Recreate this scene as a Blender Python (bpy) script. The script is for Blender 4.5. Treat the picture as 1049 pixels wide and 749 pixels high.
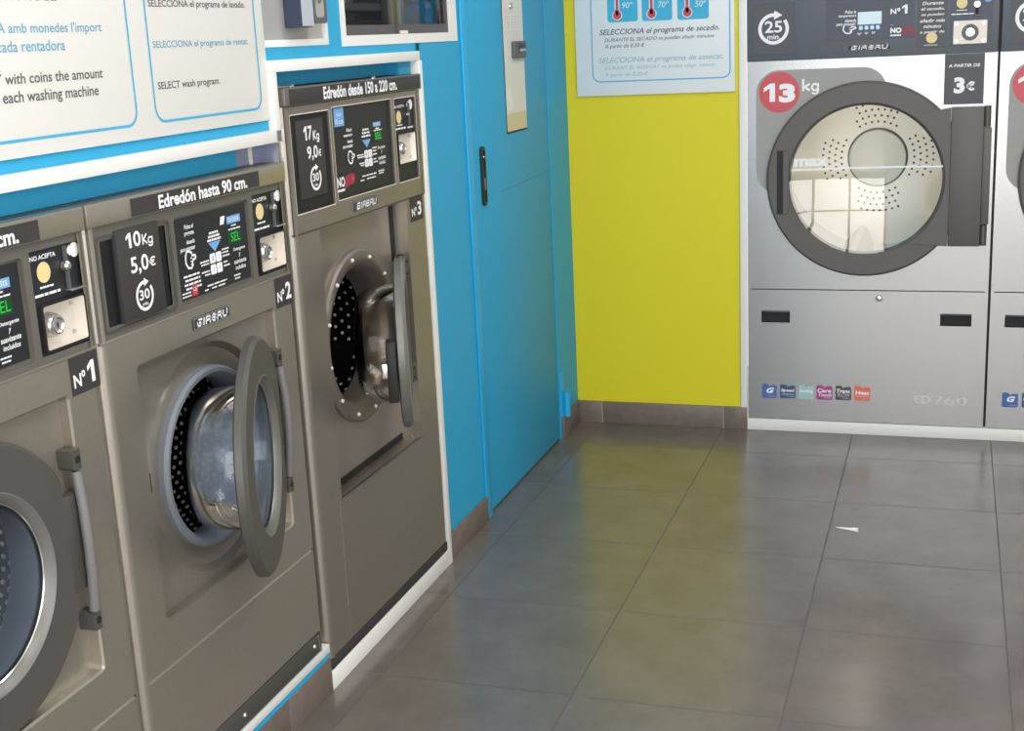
import bpy, bmesh, math, random
from mathutils import Vector, Matrix
random.seed(7)
PI = math.pi
S = bpy.context.scene
for o in list(bpy.data.objects):
    bpy.data.objects.remove(o, do_unlink=True)
C = S.collection

# ------------------------------------------------------------------ camera
cd = bpy.data.cameras.new('camera')
cam = bpy.data.objects.new('camera', cd)
C.objects.link(cam)
RT = Vector((0.94932326, 0.31071212, -0.04736371))
UP = Vector((-0.03156615, 0.24418762, 0.96921411))
FW = Vector((-0.3127122, 0.91860241, -0.24162098))
R3 = Matrix((RT, UP, -FW)).transposed()
cam.matrix_world = Matrix.Translation((1.2845575, -4.51070455, 1.39)) @ R3.to_4x4()
cd.sensor_fit = 'HORIZONTAL'
cd.sensor_width = 36
cd.lens = 36 * 1348.71776 / 1049
cd.clip_start = 0.05
S.camera = cam

# ------------------------------------------------------------------ light
S.view_settings.view_transform = 'Standard'
S.view_settings.look = 'None'
S.view_settings.gamma = 1
S.view_settings.use_curve_mapping = False
S.view_settings.exposure = -0.14
w = bpy.data.worlds.new('daylight')
S.world = w
w.use_nodes = True
nt = w.node_tree
bg = nt.nodes['Background']
tc = nt.nodes.new('ShaderNodeTexCoord')
sp = nt.nodes.new('ShaderNodeSeparateXYZ')
cr = nt.nodes.new('ShaderNodeValToRGB')
cr.color_ramp.elements[0].position = 0.42
cr.color_ramp.elements[0].color = (0.62, 0.60, 0.57, 1)
cr.color_ramp.elements[1].position = 0.56
cr.color_ramp.elements[1].color = (1.0, 0.98, 0.95, 1)
mr = nt.nodes.new('ShaderNodeMapRange')
mr.inputs[1].default_value = -1
mr.inputs[2].default_value = 1
nt.links.new(tc.outputs['Generated'], sp.inputs[0])
nt.links.new(sp.outputs[2], mr.inputs[0])
nt.links.new(mr.outputs[0], cr.inputs[0])
nt.links.new(cr.outputs[0], bg.inputs[0])
bg.inputs[1].default_value = 2.0

def area(name, loc, rot, sx, sy, power, col):
    l = bpy.data.lights.new(name, 'AREA')
    l.shape = 'RECTANGLE'
    l.size, l.size_y = sx, sy
    l.energy = power
    l.color = col
    o = bpy.data.objects.new(name, l)
    C.objects.link(o)
    o.location = loc
    o.rotation_euler = rot
    return o
area('ceiling_lamp_light', (1.35, -1.6, 2.66), (0, 0, 0), 1.2, 0.6, 31, (1, 0.975, 0.94))
area('ceiling_lamp_light', (1.35, -3.6, 2.66), (0, 0, 0), 1.2, 0.6, 31, (1, 0.975, 0.94))
area('storefront_daylight', (1.55, -6.62, 1.35), (PI/2, 0, 0), 3.4, 2.6, 120, (1, 0.99, 0.98))

area('side_fill_light', (3.35, -4.5, 1.4), (0, PI/2, 0), 2.2, 2.9, 58, (1, 0.99, 0.97))  # added fill from the right for washer edge highlights, no known source

# ------------------------------------------------------------------ materials
MATS = {}
def mat(name, col, rough=0.5, metal=0.0, spec=0.5, emit=None, estr=0, grain=0.0, gscale=60, bump=0.0, aniso=None, coat=0):
    m = bpy.data.materials.new(name)
    m.use_nodes = True
    t = m.node_tree
    b = t.nodes['Principled BSDF']
    b.inputs['Base Color'].default_value = (*col, 1)
    b.inputs['Roughness'].default_value = rough
    b.inputs['Metallic'].default_value = metal
    b.inputs['Specular IOR Level'].default_value = spec
    if coat:
        b.inputs['Coat Weight'].default_value = coat
        b.inputs['Coat Roughness'].default_value = 0.1
    if emit:
        b.inputs['Emission Color'].default_value = (*emit, 1)
        b.inputs['Emission Strength'].default_value = estr
    if grain or bump:
        c = t.nodes.new('ShaderNodeTexCoord')
        mp = t.nodes.new('ShaderNodeMapping')
        if aniso: mp.inputs['Scale'].default_value = aniso
        n = t.nodes.new('ShaderNodeTexNoise')
        n.inputs['Scale'].default_value = gscale
        n.inputs['Detail'].default_value = 3
        t.links.new(c.outputs['Object'], mp.inputs[0])
        t.links.new(mp.outputs[0], n.inputs['Vector'])
        if grain:
            r = t.nodes.new('ShaderNodeMapRange')
            r.inputs[3].default_value = 1 - grain
            r.inputs[4].default_value = 1 + grain
            t.links.new(n.outputs['Fac'], r.inputs[0])
            mx = t.nodes.new('ShaderNodeVectorMath')
            mx.operation = 'SCALE'
            mx.inputs[0].default_value = col
            t.links.new(r.outputs[0], mx.inputs['Scale'])
            t.links.new(mx.outputs[0], b.inputs['Base Color'])
        if bump:
            bp = t.nodes.new('ShaderNodeBump')
            bp.inputs['Strength'].default_value = bump
            bp.inputs['Distance'].default_value = 0.002
            t.links.new(n.outputs['Fac'], bp.inputs['Height'])
            t.links.new(bp.outputs[0], b.inputs['Normal'])
    MATS[name] = m
    return m

def glass(name, tint, refl_rough=0.0, ior=1.45, milk=0.0):
    m = bpy.data.materials.new(name)
    m.use_nodes = True
    t = m.node_tree
    t.nodes.clear()
    out = t.nodes.new('ShaderNodeOutputMaterial')
    tr = t.nodes.new('ShaderNodeBsdfTransparent')
    tr.inputs[0].default_value = (*tint, 1)
    gl = t.nodes.new('ShaderNodeBsdfGlossy')
    gl.inputs['Roughness'].default_value = refl_rough
    fr = t.nodes.new('ShaderNodeFresnel')
    fr.inputs[0].default_value = ior
    mx = t.nodes.new('ShaderNodeMixShader')
    t.links.new(fr.outputs[0], mx.inputs[0])
    base = tr.outputs[0]
    if milk:
        df = t.nodes.new('ShaderNodeBsdfDiffuse')
        df.inputs[0].default_value = (0.62, 0.70, 0.80, 1)
        m2 = t.nodes.new('ShaderNodeMixShader')
        m2.inputs[0].default_value = milk
        t.links.new(tr.outputs[0], m2.inputs[1])
        t.links.new(df.outputs[0], m2.inputs[2])
        base = m2.outputs[0]
    t.links.new(base, mx.inputs[1])
    t.links.new(gl.outputs[0], mx.inputs[2])
    t.links.new(mx.outputs[0], out.inputs[0])
    MATS[name] = m
    return m

mat('washer_steel', (0.39, 0.357, 0.302), 0.33, 0.72, 0.5, grain=0.06, gscale=90)
mat('washer_fascia', (0.165, 0.155, 0.136), 0.4, 0.4, 0.5, grain=0.05, gscale=90)
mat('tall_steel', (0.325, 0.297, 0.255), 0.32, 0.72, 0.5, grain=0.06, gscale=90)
mat('kick_grey', (0.062, 0.060, 0.056), 0.5)
mat('washer_dark', (0.095, 0.089, 0.08), 0.45, 0.3, 0.5, grain=0.05, gscale=90)
mat('rod_grey', (0.17, 0.165, 0.165), 0.45, 0.1)
mat('door_ring_grey', (0.085, 0.080, 0.072), 0.45, 0.2, 0.5, grain=0.04, gscale=120)
mat('door_ring_light', (0.17, 0.162, 0.15), 0.42, 0.3)
mat('recess_steel', (0.36, 0.32, 0.285), 0.32, 0.7)
mat('port_steel', (0.235, 0.205, 0.18), 0.42, 0.55)
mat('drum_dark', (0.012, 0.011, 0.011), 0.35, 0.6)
mat('drum_stud', (0.85, 0.84, 0.82), 0.4, 0.3)
mat('seal_rubber', (0.155, 0.172, 0.198), 0.5)
mat('steel_bright', (0.72, 0.71, 0.69), 0.2, 1.0)
mat('coin_steel', (0.66, 0.60, 0.53), 0.4, 0.1)
mat('lock_steel', (0.55, 0.54, 0.52), 0.25, 0.9)
mat('black_gloss', (0.010, 0.011, 0.014), 0.18)
mat('panel_black', (0.013, 0.015, 0.018), 0.45)
mat('sign_black', (0.035, 0.031, 0.032), 0.6)
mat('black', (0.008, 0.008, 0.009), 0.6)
mat('ink_white', (0.82, 0.82, 0.84), 0.6)
mat('ink_grey', (0.42, 0.43, 0.45), 0.6)
mat('ink_blue', (0.16, 0.36, 0.68), 0.6)
mat('ink_red', (0.60, 0.05, 0.06), 0.6)
mat('ink_darkred', (0.28, 0.03, 0.05), 0.6)
mat('coin_yellow', (0.72, 0.58, 0.28), 0.5)
mat('led_green', (0.01, 0.06, 0.015), 0.3, emit=(0.02, 0.75, 0.10), estr=0.9)
mat('led_back', (0.004, 0.05, 0.008), 0.4)
mat('lcd', (0.50, 0.60, 0.66), 0.4, emit=(0.5, 0.62, 0.70), estr=0.25)
mat('white_trim', (0.76, 0.75, 0.72), 0.5)
mat('dryer_steel', (0.345, 0.342, 0.34), 0.24, 0.85, grain=0.03, gscale=40, aniso=(1, 1, 14))
mat('dryer_fascia', (0.105, 0.115, 0.135), 0.5, 0.1, grain=0.03, gscale=200)
mat('dryer_panel', (0.062, 0.072, 0.098), 0.5)
mat('dryer_card', (0.085, 0.085, 0.095), 0.6)
mat('dryer_ring', (0.105, 0.095, 0.088), 0.5, 0.1, grain=0.08, gscale=300)
mat('dryer_drum', (0.86, 0.83, 0.75), 0.38, 0.4)
mat('drum_disc', (0.70, 0.71, 0.64), 0.4, 0.3)
mat('dryer_decal', (0.34, 0.33, 0.315), 0.7, 0.0, 0.2)
mat('decal_text', (0.84, 0.84, 0.83), 0.7, 0.0, 0.2)
mat('ed_text', (0.60, 0.60, 0.61), 0.5)
mat('badge_red', (0.56, 0.07, 0.09), 0.45)
mat('icon_blue', (0.055, 0.13, 0.36), 0.5)
mat('icon_navy', (0.035, 0.085, 0.20), 0.5)
mat('icon_teal', (0.33, 0.53, 0.53), 0.5)
mat('icon_magenta', (0.38, 0.045, 0.21), 0.5)
mat('icon_dark', (0.075, 0.07, 0.085), 0.5)
mat('icon_orange', (0.72, 0.14, 0.09), 0.5)
mat('blue_paint', (0.020, 0.335, 0.58), 0.55, bump=0.25, gscale=180)
mat('blue_gloss', (0.012, 0.37, 0.68), 0.4)
mat('scratch_blue', (0.02, 0.16, 0.30), 0.6)
mat('yellow_paint', (0.66, 0.575, 0.006), 0.5, bump=0.25, gscale=180)
mat('white_paint', (0.80, 0.79, 0.76), 0.6)
mat('cream_paint', (0.64, 0.61, 0.55), 0.6)
mat('poster_white', (0.74, 0.73, 0.70), 0.45)
mat('poster_cool', (0.70, 0.745, 0.765), 0.4)
mat('poster_blue', (0.05, 0.38, 0.62), 0.5)
mat('poster_teal', (0.035, 0.40, 0.62), 0.5)
mat('poster_ink', (0.10, 0.10, 0.11), 0.6)
mat('poster_ink_blue', (0.14, 0.36, 0.52), 0.6)
mat('poster_ink_pale', (0.33, 0.46, 0.53), 0.6)
mat('thermo_red', (0.56, 0.05, 0.08), 0.5)
mat('panel_grey', (0.40, 0.39, 0.37), 0.5, 0.2)
mat('navy_plastic', (0.035, 0.045, 0.085), 0.5)
mat('light_grey_plastic', (0.42, 0.45, 0.50), 0.5)
mat('dark_grey_plastic', (0.09, 0.095, 0.10), 0.45)
mat('mid_grey', (0.23, 0.22, 0.23), 0.5)
mat('inner_grey', (0.42, 0.40, 0.42), 0.6)
mat('inner_dark', (0.085, 0.08, 0.08), 0.5)
mat('olive_post', (0.22, 0.21, 0.16), 0.5)
mat('bin_blue', (0.02, 0.14, 0.36), 0.5)
mat('paper_cream', (0.68, 0.67, 0.61), 0.6)
mat('paper_yellow', (0.60, 0.55, 0.33), 0.6)
mat('lilac_strip', (0.25, 0.26, 0.38), 0.35)
mat('ceiling_paint', (0.80, 0.80, 0.78), 0.7)
mat('aluminium', (0.32, 0.32, 0.33), 0.4, 0.7)
mat('paper_white', (0.82, 0.82, 0.80), 0.7)
glass('door_glass', (0.86, 0.905, 0.95), 0.03, 1.42, milk=0.065)
glass('clear_glass', (0.93, 0.91, 0.88), 0.05, 1.28)
glass('dryer_glass', (0.95, 0.95, 0.92), 0.0, 1.9)
glass('pane_glass', (0.95, 0.96, 0.96), 0.0, 1.45)

def tile_mat():
    m = bpy.data.materials.new('floor_tile')
    m.use_nodes = True
    t = m.node_tree
    b = t.nodes['Principled BSDF']
    L = t.links.new
    g = t.nodes.new('ShaderNodeNewGeometry')
    s = t.nodes.new('ShaderNodeSeparateXYZ')
    L(g.outputs['Position'], s.inputs[0])
    def math_(op, a, bb=None):
        n = t.nodes.new('ShaderNodeMath'); n.operation = op
        for i, v in enumerate((a, bb)):
            if v is None: continue
            if isinstance(v, (int, float)): n.inputs[i].default_value = v
            else: L(v, n.inputs[i])
        return n.outputs[0]
    def grid(axis, off, step):
        u = math_('DIVIDE', math_('SUBTRACT', axis, off), step)
        f = math_('FRACT', u)
        d = math_('MINIMUM', f, math_('SUBTRACT', 1.0, f))
        return math_('LESS_THAN', d, 0.0040), math_('FLOOR', u)
    gx, ix = grid(s.outputs[0], 0.087, 0.4495)
    gy, iy = grid(s.outputs[1], -0.704, 0.4395)
    gr = math_('MAXIMUM', gx, gy)
    cv = t.nodes.new('ShaderNodeCombineXYZ')
    L(ix, cv.inputs[0]); L(iy, cv.inputs[1])
    wn = t.nodes.new('ShaderNodeTexWhiteNoise'); wn.noise_dimensions = '3D'
    L(cv.outputs[0], wn.inputs['Vector'])
    ad = t.nodes.new('ShaderNodeVectorMath'); ad.operation = 'MULTIPLY_ADD'
    L(wn.outputs['Color'], ad.inputs[0]); ad.inputs[1].default_value = (7, 7, 7); L(g.outputs['Position'], ad.inputs[2])
    n1 = t.nodes.new('ShaderNodeTexNoise'); n1.inputs['Scale'].default_value = 7; n1.inputs['Detail'].default_value = 4; n1.inputs['Roughness'].default_value = 0.6
    L(ad.outputs[0], n1.inputs['Vector'])
    n2 = t.nodes.new('ShaderNodeTexNoise'); n2.inputs['Scale'].default_value = 55; n2.inputs['Detail'].default_value = 4
    L(ad.outputs[0], n2.inputs['Vector'])
    mix = math_('ADD', math_('MULTIPLY', n1.outputs['Fac'], 0.85), math_('MULTIPLY', n2.outputs['Fac'], 0.15))
    mix = math_('ADD', mix, math_('MULTIPLY', math_('SUBTRACT', wn.outputs['Value'], 0.5), 0.05))
    cr = t.nodes.new('ShaderNodeValToRGB')
    cr.color_ramp.elements[0].position = 0.30; cr.color_ramp.elements[0].color = (0.112, 0.096, 0.085, 1)
    cr.color_ramp.elements[1].position = 0.72; cr.color_ramp.elements[1].color = (0.160, 0.140, 0.125, 1)
    L(mix, cr.inputs[0])
    mc = t.nodes.new('ShaderNodeMix'); mc.data_type = 'RGBA'
    L(gr, mc.inputs[0]); L(cr.outputs[0], mc.inputs[6]); mc.inputs[7].default_value = (0.082, 0.071, 0.063, 1)
    L(mc.outputs[2], b.inputs['Base Color'])
    rr = math_('ADD', math_('MULTIPLY', n2.outputs['Fac'], 0.03), 0.21)
    L(math_('ADD', rr, math_('MULTIPLY', gr, 0.4)), b.inputs['Roughness'])
    b.inputs['Specular IOR Level'].default_value = 0.85
    bp = t.nodes.new('ShaderNodeBump'); bp.inputs['Strength'].default_value = 0.15; bp.inputs['Distance'].default_value = 0.0015
    L(math_('SUBTRACT', 1.0, gr), bp.inputs['Height']); L(bp.outputs[0], b.inputs['Normal'])
    MATS['floor_tile'] = m
tile_mat()
mat('skirting_tile', (0.155, 0.125, 0.105), 0.45, grain=0.25, gscale=35)
mat('grout', (0.42, 0.38, 0.34), 0.8)

# ------------------------------------------------------------------ mesh builder
_fc = bpy.data.curves.new('lettering_source', 'FONT')
_fo = bpy.data.objects.new('lettering_source', _fc)

def rrect(x0, x1, z0, z1, r, n=5):
    p = []
    for cx, cz, a in ((x1-r, z1-r, 0), (x0+r, z1-r, 90), (x0+r, z0+r, 180), (x1-r, z0+r, 270)):
        for k in range(n+1):
            t = math.radians(a + 90*k/n)
            p.append((cx + r*math.cos(t), cz + r*math.sin(t)))
    return p
def rect(x0, x1, z0, z1):
    return [(x0, z0), (x1, z0), (x1, z1), (x0, z1)]
def circ(cx, cz, r, n=48, sx=1.0):
    return [(cx + sx*r*math.cos(2*PI*k/n), cz + r*math.sin(2*PI*k/n)) for k in range(n)]

class M:
    """collects geometry in panel coordinates: x to the right, y into the panel, z up; faces look towards -y"""
    def __init__(s, ox=0.0, oz=0.0, oy=0.0):
        s.bm = bmesh.new(); s.mats = []; s.flat = []; s.o = Vector((ox, oy, oz))
    def mi(s, m):
        if m not in s.mats: s.mats.append(m)
        return s.mats.index(m)
    def v(s, p): return s.bm.verts.new(Vector(p) - s.o)
    def poly(s, pts, m):
        f = s.bm.faces.new([s.v(p) for p in pts]); f.material_index = s.mi(m); return f
    def box(s, x0, x1, y0, y1, z0, z1, m, bev=0.0, seg=2):
        t = bmesh.new()
        bmesh.ops.create_cube(t, size=1)
        for v in t.verts:
            v.co = Vector(((x0+x1)/2 + v.co.x*(x1-x0), (y0+y1)/2 + v.co.y*(y1-y0), (z0+z1)/2 + v.co.z*(z1-z0)))
        if bev:
            bmesh.ops.bevel(t, geom=list(t.edges), offset=bev, segments=seg, profile=0.5, affect='EDGES')
        s.merge(t, m)
    def merge(s, t, m, flat=False):
        i = s.mi(m); d = {}
        for v in t.verts: d[v] = s.bm.verts.new(v.co - s.o)
        for f in t.faces:
            nf = s.bm.faces.new([d[v] for v in f.verts]); nf.material_index = i
            if flat: s.flat.append(nf)
        t.free()
    def plate(s, out, y, m, holes=()):
        """flat sheet facing -y with holes"""
        t = bmesh.new(); es = []
        for loop in (out, *holes):
            vs = [t.verts.new((p[0], y, p[1])) for p in loop]
            for a, b in zip(vs, vs[1:] + vs[:1]): es.append(t.edges.new((a, b)))
        bmesh.ops.triangle_fill(t, use_beauty=True, use_dissolve=False, edges=es, normal=(0, -1, 0))
        for f in t.faces:
            if f.normal.y > 0: f.normal_flip()
        s.merge(t, m, flat=True)
    def band(s, la, ya, lb, yb, m):
        va = [s.v((p[0], ya, p[1])) for p in la]; vb = [s.v((p[0], yb, p[1])) for p in lb]
        n = len(va); i = s.mi(m)
        for k in range(n):
            f = s.bm.faces.new((va[k], va[(k+1) % n], vb[(k+1) % n], vb[k])); f.material_index = i
    def prism(s, out, y0, y1, m, ms=None, holes=()):
        s.plate(out, y0, m, holes)
        for l in (out, *holes): s.band(l, y0, l, y1, ms or m)
        s.plate(out, y1, ms or m, holes)
    def lathe(s, cx, cz, prof, m, n=48, closed=False):
        prev = None; i = s.mi(m); rings = []
        for r, y in prof:
            rings.append([s.v((cx + r*math.cos(2*PI*k/n), y, cz + r*math.sin(2*PI*k/n))) for k in range(n)] if r > 1e-6 else [s.v((cx, y, cz))])
        if closed: rings.append(rings[0])
        for a, b in zip(rings, rings[1:]):
            for k in range(n):
                if len(a) == 1 and len(b) == 1: continue
                if len(a) == 1: q = (a[0], b[(k+1) % n], b[k])
                elif len(b) == 1: q = (a[k], a[(k+1) % n], b[0])
                else: q = (a[k], a[(k+1) % n], b[(k+1) % n], b[k])
                f = s.bm.faces.new(q); f.material_index = i
    def tube(s, pts, r, m, n=8, cap=True):
        i = s.mi(m); pts = [Vector(p) for p in pts]; rings = []
        for k, p in enumerate(pts):
            d = (pts[min(k+1, len(pts)-1)] - pts[max(k-1, 0)]).normalized()
            a = d.cross(Vector((0, 0, 1)))
            if abs(d.z) > 0.8: a = d.cross(Vector((1, 0, 0)))
            a.normalize(); b = d.cross(a)
            rings.append([s.v(p + r*(math.cos(2*PI*j/n)*a + math.sin(2*PI*j/n)*b)) for j in range(n)])
        for a, b in zip(rings, rings[1:]):
            for j in range(n):
                f = s.bm.faces.new((a[j], a[(j+1) % n], b[(j+1) % n], b[j])); f.material_index = i
        if cap:
            for q in (rings[0], rings[-1]):
                f = s.bm.faces.new(q); f.material_index = i
    def line(s, pts, wd, y, m, closed=False):
        """flat stroke of width wd along a path of (x, z)"""
        P = [Vector(p) for p in pts]; n = len(P); a = []; b = []
        for k in range(n):
            if closed: d = (P[(k+1) % n] - P[k-1])
            else: d = P[min(k+1, n-1)] - P[max(k-1, 0)]
            d.normalize(); q = Vector((-d.y, d.x))*wd/2
            a.append(P[k]+q); b.append(P[k]-q)
        i = s.mi(m)
        va = [s.v((p.x, y, p.y)) for p in a]; vb = [s.v((p.x, y, p.y)) for p in b]
        for k in range(n if closed else n-1):
            j = (k+1) % n
            f = s.bm.faces.new((va[k], va[j], vb[j], vb[k])); f.material_index = i
    def text(s, body, x0, x1, z0, z1, y, m, bold=0.0, shear=0.0):
        _fc.body = body; _fc.offset = bold; _fc.shear = shear; _fc.size = 1; _fc.resolution_u = 3
        me = _fo.to_mesh()
        xs = [v.co.x for v in me.vertices]; zs = [v.co.y for v in me.vertices]
        if xs:
            ax, bx, az, bz = min(xs), max(xs), min(zs), max(zs)
            kx = (x1-x0)/max(bx-ax, 1e-6); kz = (z1-z0)/max(bz-az, 1e-6)
            def at(v):
                px, pz = x0+(v.co.x-ax)*kx, z0+(v.co.y-az)*kz
                return s.v((px, y(px, pz) if callable(y) else y, pz))
            vs = [at(v) for v in me.vertices]
            i = s.mi(m)
            for p in me.polygons:
                try:
                    f = s.bm.faces.new([vs[k] for k in p.vertices]); f.material_index = i
                except ValueError: pass
        _fo.to_mesh_clear()
    def one(s, x0, x1, z0, z1, y, m):
        w_ = x1-x0; h = z1-z0
        s.plate([(x0+0.52*w_, z0), (x1, z0), (x1, z1), (x0+0.58*w_, z1), (x0, z1-0.24*h), (x0, z1-0.46*h), (x0+0.52*w_, z1-0.27*h)], y, m)
    def kg(s, x0, x1, z0, z1, y, m, cap=True):
        """K and a round single-storey g; z0 is the foot of the tail, z1 the top of the K"""
        w_ = x1-x0; h = z1-z0; zb = z0 + 0.24*h; st = 0.135*h; xk = x0 + 0.50*w_
        s.plate(rect(x0, x0+st, zb, z1), y, m)
        zm = zb + (0.40 if cap else 0.28)*(z1-zb); zt = z1 if cap else zb + 0.62*(z1-zb)
        s.line([(x0+st*0.8, zm), (xk-st*0.5, zt-st*0.2)], st, y, m); s.line([(x0+st*1.5, zm+0.02*h), (xk-st*0.4, zb+st*0.2)], st, y-0.00005, m)
        cx = x0 + 0.76*w_; rx = 0.24*w_ - st/2; zc = zb + 0.30*(z1-zb); rz = 0.30*(z1-zb) - st*0.2
        s.line([(cx + rx*math.cos(2*PI*k/20), zc + rz*math.sin(2*PI*k/20)) for k in range(20)], st*0.9, y, m, closed=True)
        xr = cx + rx
        s.line([(xr, zc+rz+st*0.3), (xr, zb-0.02*h), (xr-0.25*rx, z0+st*0.6), (cx, z0+st*0.4), (cx-rx, z0+st*0.9)], st*0.9, y-0.00005, m)
    def bars(s, x0, x1, z0, z1, y, m, seed=0, align='r'):
        """a line of print too small to read: broken dashes"""
        rn = random.Random(seed); x = x0
        while x < x1 - 1e-4:
            l = min((x1-x0)*rn.uniform(0.14, 0.34), x1-x)
            s.plate(rect(x, x+l, z0, z1), y, m); x += l + (x1-x0)*0.035
    def build(s, name, parent=None, smooth=35):
        bm = s.bm
        bmesh.ops.remove_doubles(bm, verts=bm.verts, dist=1e-6)
        bm.normal_update()
        fl = set(f for f in s.flat if f.is_valid)
        for f in bm.faces: f.smooth = f not in fl
        for e in bm.edges:
            e.smooth = len(e.link_faces) == 2 and e.calc_face_angle(3) < math.radians(smooth) and e.link_faces[0].material_index == e.link_faces[1].material_index
        me = bpy.data.meshes.new(name); bm.to_mesh(me); bm.free()
        for m in s.mats: me.materials.append(MATS[m])
        o = bpy.data.objects.new(name, me); C.objects.link(o)
        if parent: o.parent = parent
        return o

def tag(o, label, cat, group=None):
    o['label'] = label; o['category'] = cat
    if group: o['group'] = group
    return o
def empty(name, loc, rz=0):
    o = bpy.data.objects.new(name, None); C.objects.link(o)
    o.location = loc; o.rotation_euler = (0, 0, rz); o.empty_display_size = 0.1
    return o
def struct(o):
    o['kind'] = 'structure'; return o

# ------------------------------------------------------------------ room shell
# left wall lies in x = 0 and is built from blocks around its openings; panel coordinates are x -> world y, y -> world -x
def lw(name, fill, smooth=35, parent=None):
    m = M(); fill(m); o = m.build(name, parent, smooth)
    if not parent: o.rotation_euler = (0, 0, PI/2)
    return o
KS, KY, KZ, KX = 0.9885, -0.0519, 0.0160, 0.0148   # the washers stand 15 mm proud of the wall
def proud(o):
    o.location = (KX, KY, KZ); o.scale = (KS, KS, KS); return o
YF = -6.4      # storefront line
ZC = 2.72      # ceiling height
RX = 3.05      # right wall
m = M(); m.box(-0.9, RX+0.1, YF-0.1, 0.9, -0.08, 0.0, 'floor_tile'); struct(m.build('floor'))
m = M(); m.box(-0.1, RX+0.1, YF-0.1, 0.1, ZC, ZC+0.08, 'ceiling_paint'); struct(m.build('ceiling'))
def f(m):
    T = 0.06; B = 'blue_paint'
    m.box(YF, -2.14, 0, T, 1.225, 1.405, B)
    m.box(YF, -2.14, 0, T, 1.405, ZC, B)
    m.box(-2.14, -1.868, 0, T, 1.87, ZC, B)
    m.box(-2.14, -1.341, 0, T, 1.364, 1.405, B)
    m.box(-1.868, -1.792, 0, T, 1.405, ZC, B)
    m.box(-1.792, -1.066, 0, T, 1.95, ZC, B)
    m.box(-1.365, -1.0, 0, T, 0.0, 1.405, B)
    m.box(-1.066, -1.0, 0, 0.014, 1.405, ZC, B)
    m.box(-1.0, -0.23, 0, T, 2.06, ZC, B)
    m.box(-0.23, 0.0, 0, T, 0, ZC, B)
    m.box(YF, -3.45, 0, T, 0, 1.232, B)
struct(lw('wall_left', f))
m = M(); m.box(-0.06, 0.6005, 0.0, 0.08, 0.0, ZC, 'yellow_paint')
m.box(0.6005, RX+0.1, 0.0, 0.08, 1.72, ZC, 'white_paint')
m.box(2.212, RX+0.1, 0.0, 0.08, 0.0, 1.72, 'white_paint')
struct(m.build('wall_back'))
m = M(); m.box(RX, RX+0.1, -3.1, 0.1, 0, ZC, 'cream_paint'); m.box(RX, RX+0.1, -5.9, -3.1, 0, 0.35, 'cream_paint'); m.box(RX, RX+0.1, -5.9, -3.1, 2.45, ZC, 'cream_paint'); m.box(RX, RX+0.1, YF, -5.9, 0, ZC, 'cream_paint')
struct(m.build('wall_right'))
m = M()
for a in (-5.9, -4.54, -3.16): m.box(RX+0.02, RX+0.08, a, a+0.06, 0.35, 2.45, 'aluminium')
m.box(RX+0.02, RX+0.08, -5.9, -3.1, 0.35, 0.40, 'aluminium'); m.box(RX+0.02, RX+0.08, -5.9, -3.1, 2.40, 2.45, 'aluminium')
struct(m.build('added_side_window'))  # unseen window and wall opening, added to let the side fill in
# glazed street front behind the camera
m = M(); A = 'aluminium'
for x in (0.0, 1.02, 2.04, 2.98): m.box(x, x+0.07, YF-0.05, YF+0.02, 0, ZC, A)
m.box(0, RX, YF-0.05, YF+0.02, 0, 0.12, A); m.box(0, RX, YF-0.05, YF+0.02, 2.5, ZC, A)
m.box(0, RX, YF-0.04, YF+0.01, 1.02, 1.07, A)
struct(m.build('window_2'))

# white frame around the tall machine, and the ledge over the two low machines
Z0 = -0.0161
def f(m):
    W = 'white_trim'; d = -0.0005
    m.box(-2.127, -1.341, d, 0.022, 1.345, 1.368, W, 0.001)
    m.box(-2.127, -2.105, d, 0.040, 1.208, 1.345, W, 0.001); m.box(-2.1135, -2.0905, 0.018, 0.05, 1.1, 1.345, 'lilac_strip')
    m.box(-1.3545, -1.3295, d, 0.022, Z0, 1.345, W, 0.001)
    m.box(-3.5, -2.0955, d, 0.022, 1.2085, 1.2325, W, 0.001)
    m.box(-2.092, -1.3545, d, 0.022, Z0, 0.029, W, 0.001)
proud(struct(lw('trim_1', f)))
def f(m):
    m.box(-3.6, -2.094, -0.0005, 0.05, 0.0795, 0.099, 'white_trim', 0.001)
proud(struct(lw('trim_2', f)))
def f(m):
    m.box(-3.6, -2.094, 0.003, 0.05, Z0, 0.0795, 'blue_gloss')
proud(struct(lw('trim_3', f)))
# niche backs above the machines
def f(m):
    m.box(-3.6, -2.214, 0.045, 0.14, 1.169, 1.25, 'blue_paint')
    m.box(-2.214, -2.112, 0.045, 0.14, 1.169, 1.24, 'lilac_strip')
    m.box(-2.167, -2.160, 0.040, 0.045, 1.169, 1.24, 'white_trim')
    m.box(-2.109, -1.43, 0.055, 0.09, 1.3135, 1.40, 'blue_paint'); m.box(-1.43, -1.34, 0.022, 0.09, 1.3135, 1.40, 'blue_paint')
    m.box(-2.135, -2.109, 0.04, 0.09, 1.2, 1.40, 'blue_paint')
proud(struct(lw('trim_4', f)))
def f(m):
    for a, b in ((-3.6, -3.2), (-3.197, -2.75), (-2.747, -2.30), (-2.297, -2.094)):
        m.box(a, b, -0.001, 0.004, Z0, 0.0655, 'skirting_tile', 0.001)
proud(struct(lw('baseboard_left', f)))
def f(m):
    m.box(-1.342, -1.04, -0.008, 0.0, 0.0, 0.073, 'skirting_tile', 0.0015)
    m.box(-0.214, -0.0, -0.008, 0.0, 0.0, 0.0805, 'skirting_tile', 0.0015)
struct(lw('baseboard_right', f))
m = M()
for a, b in ((0.0, 0.092), (0.0945, 0.537), (0.5395, 0.6215)): m.box(a, b, -0.010, 0, 0, 0.081, 'skirting_tile', 0.0015)
m.box(0.001, 0.62, -0.008, 0, 0, 0.079, 'grout')
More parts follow.
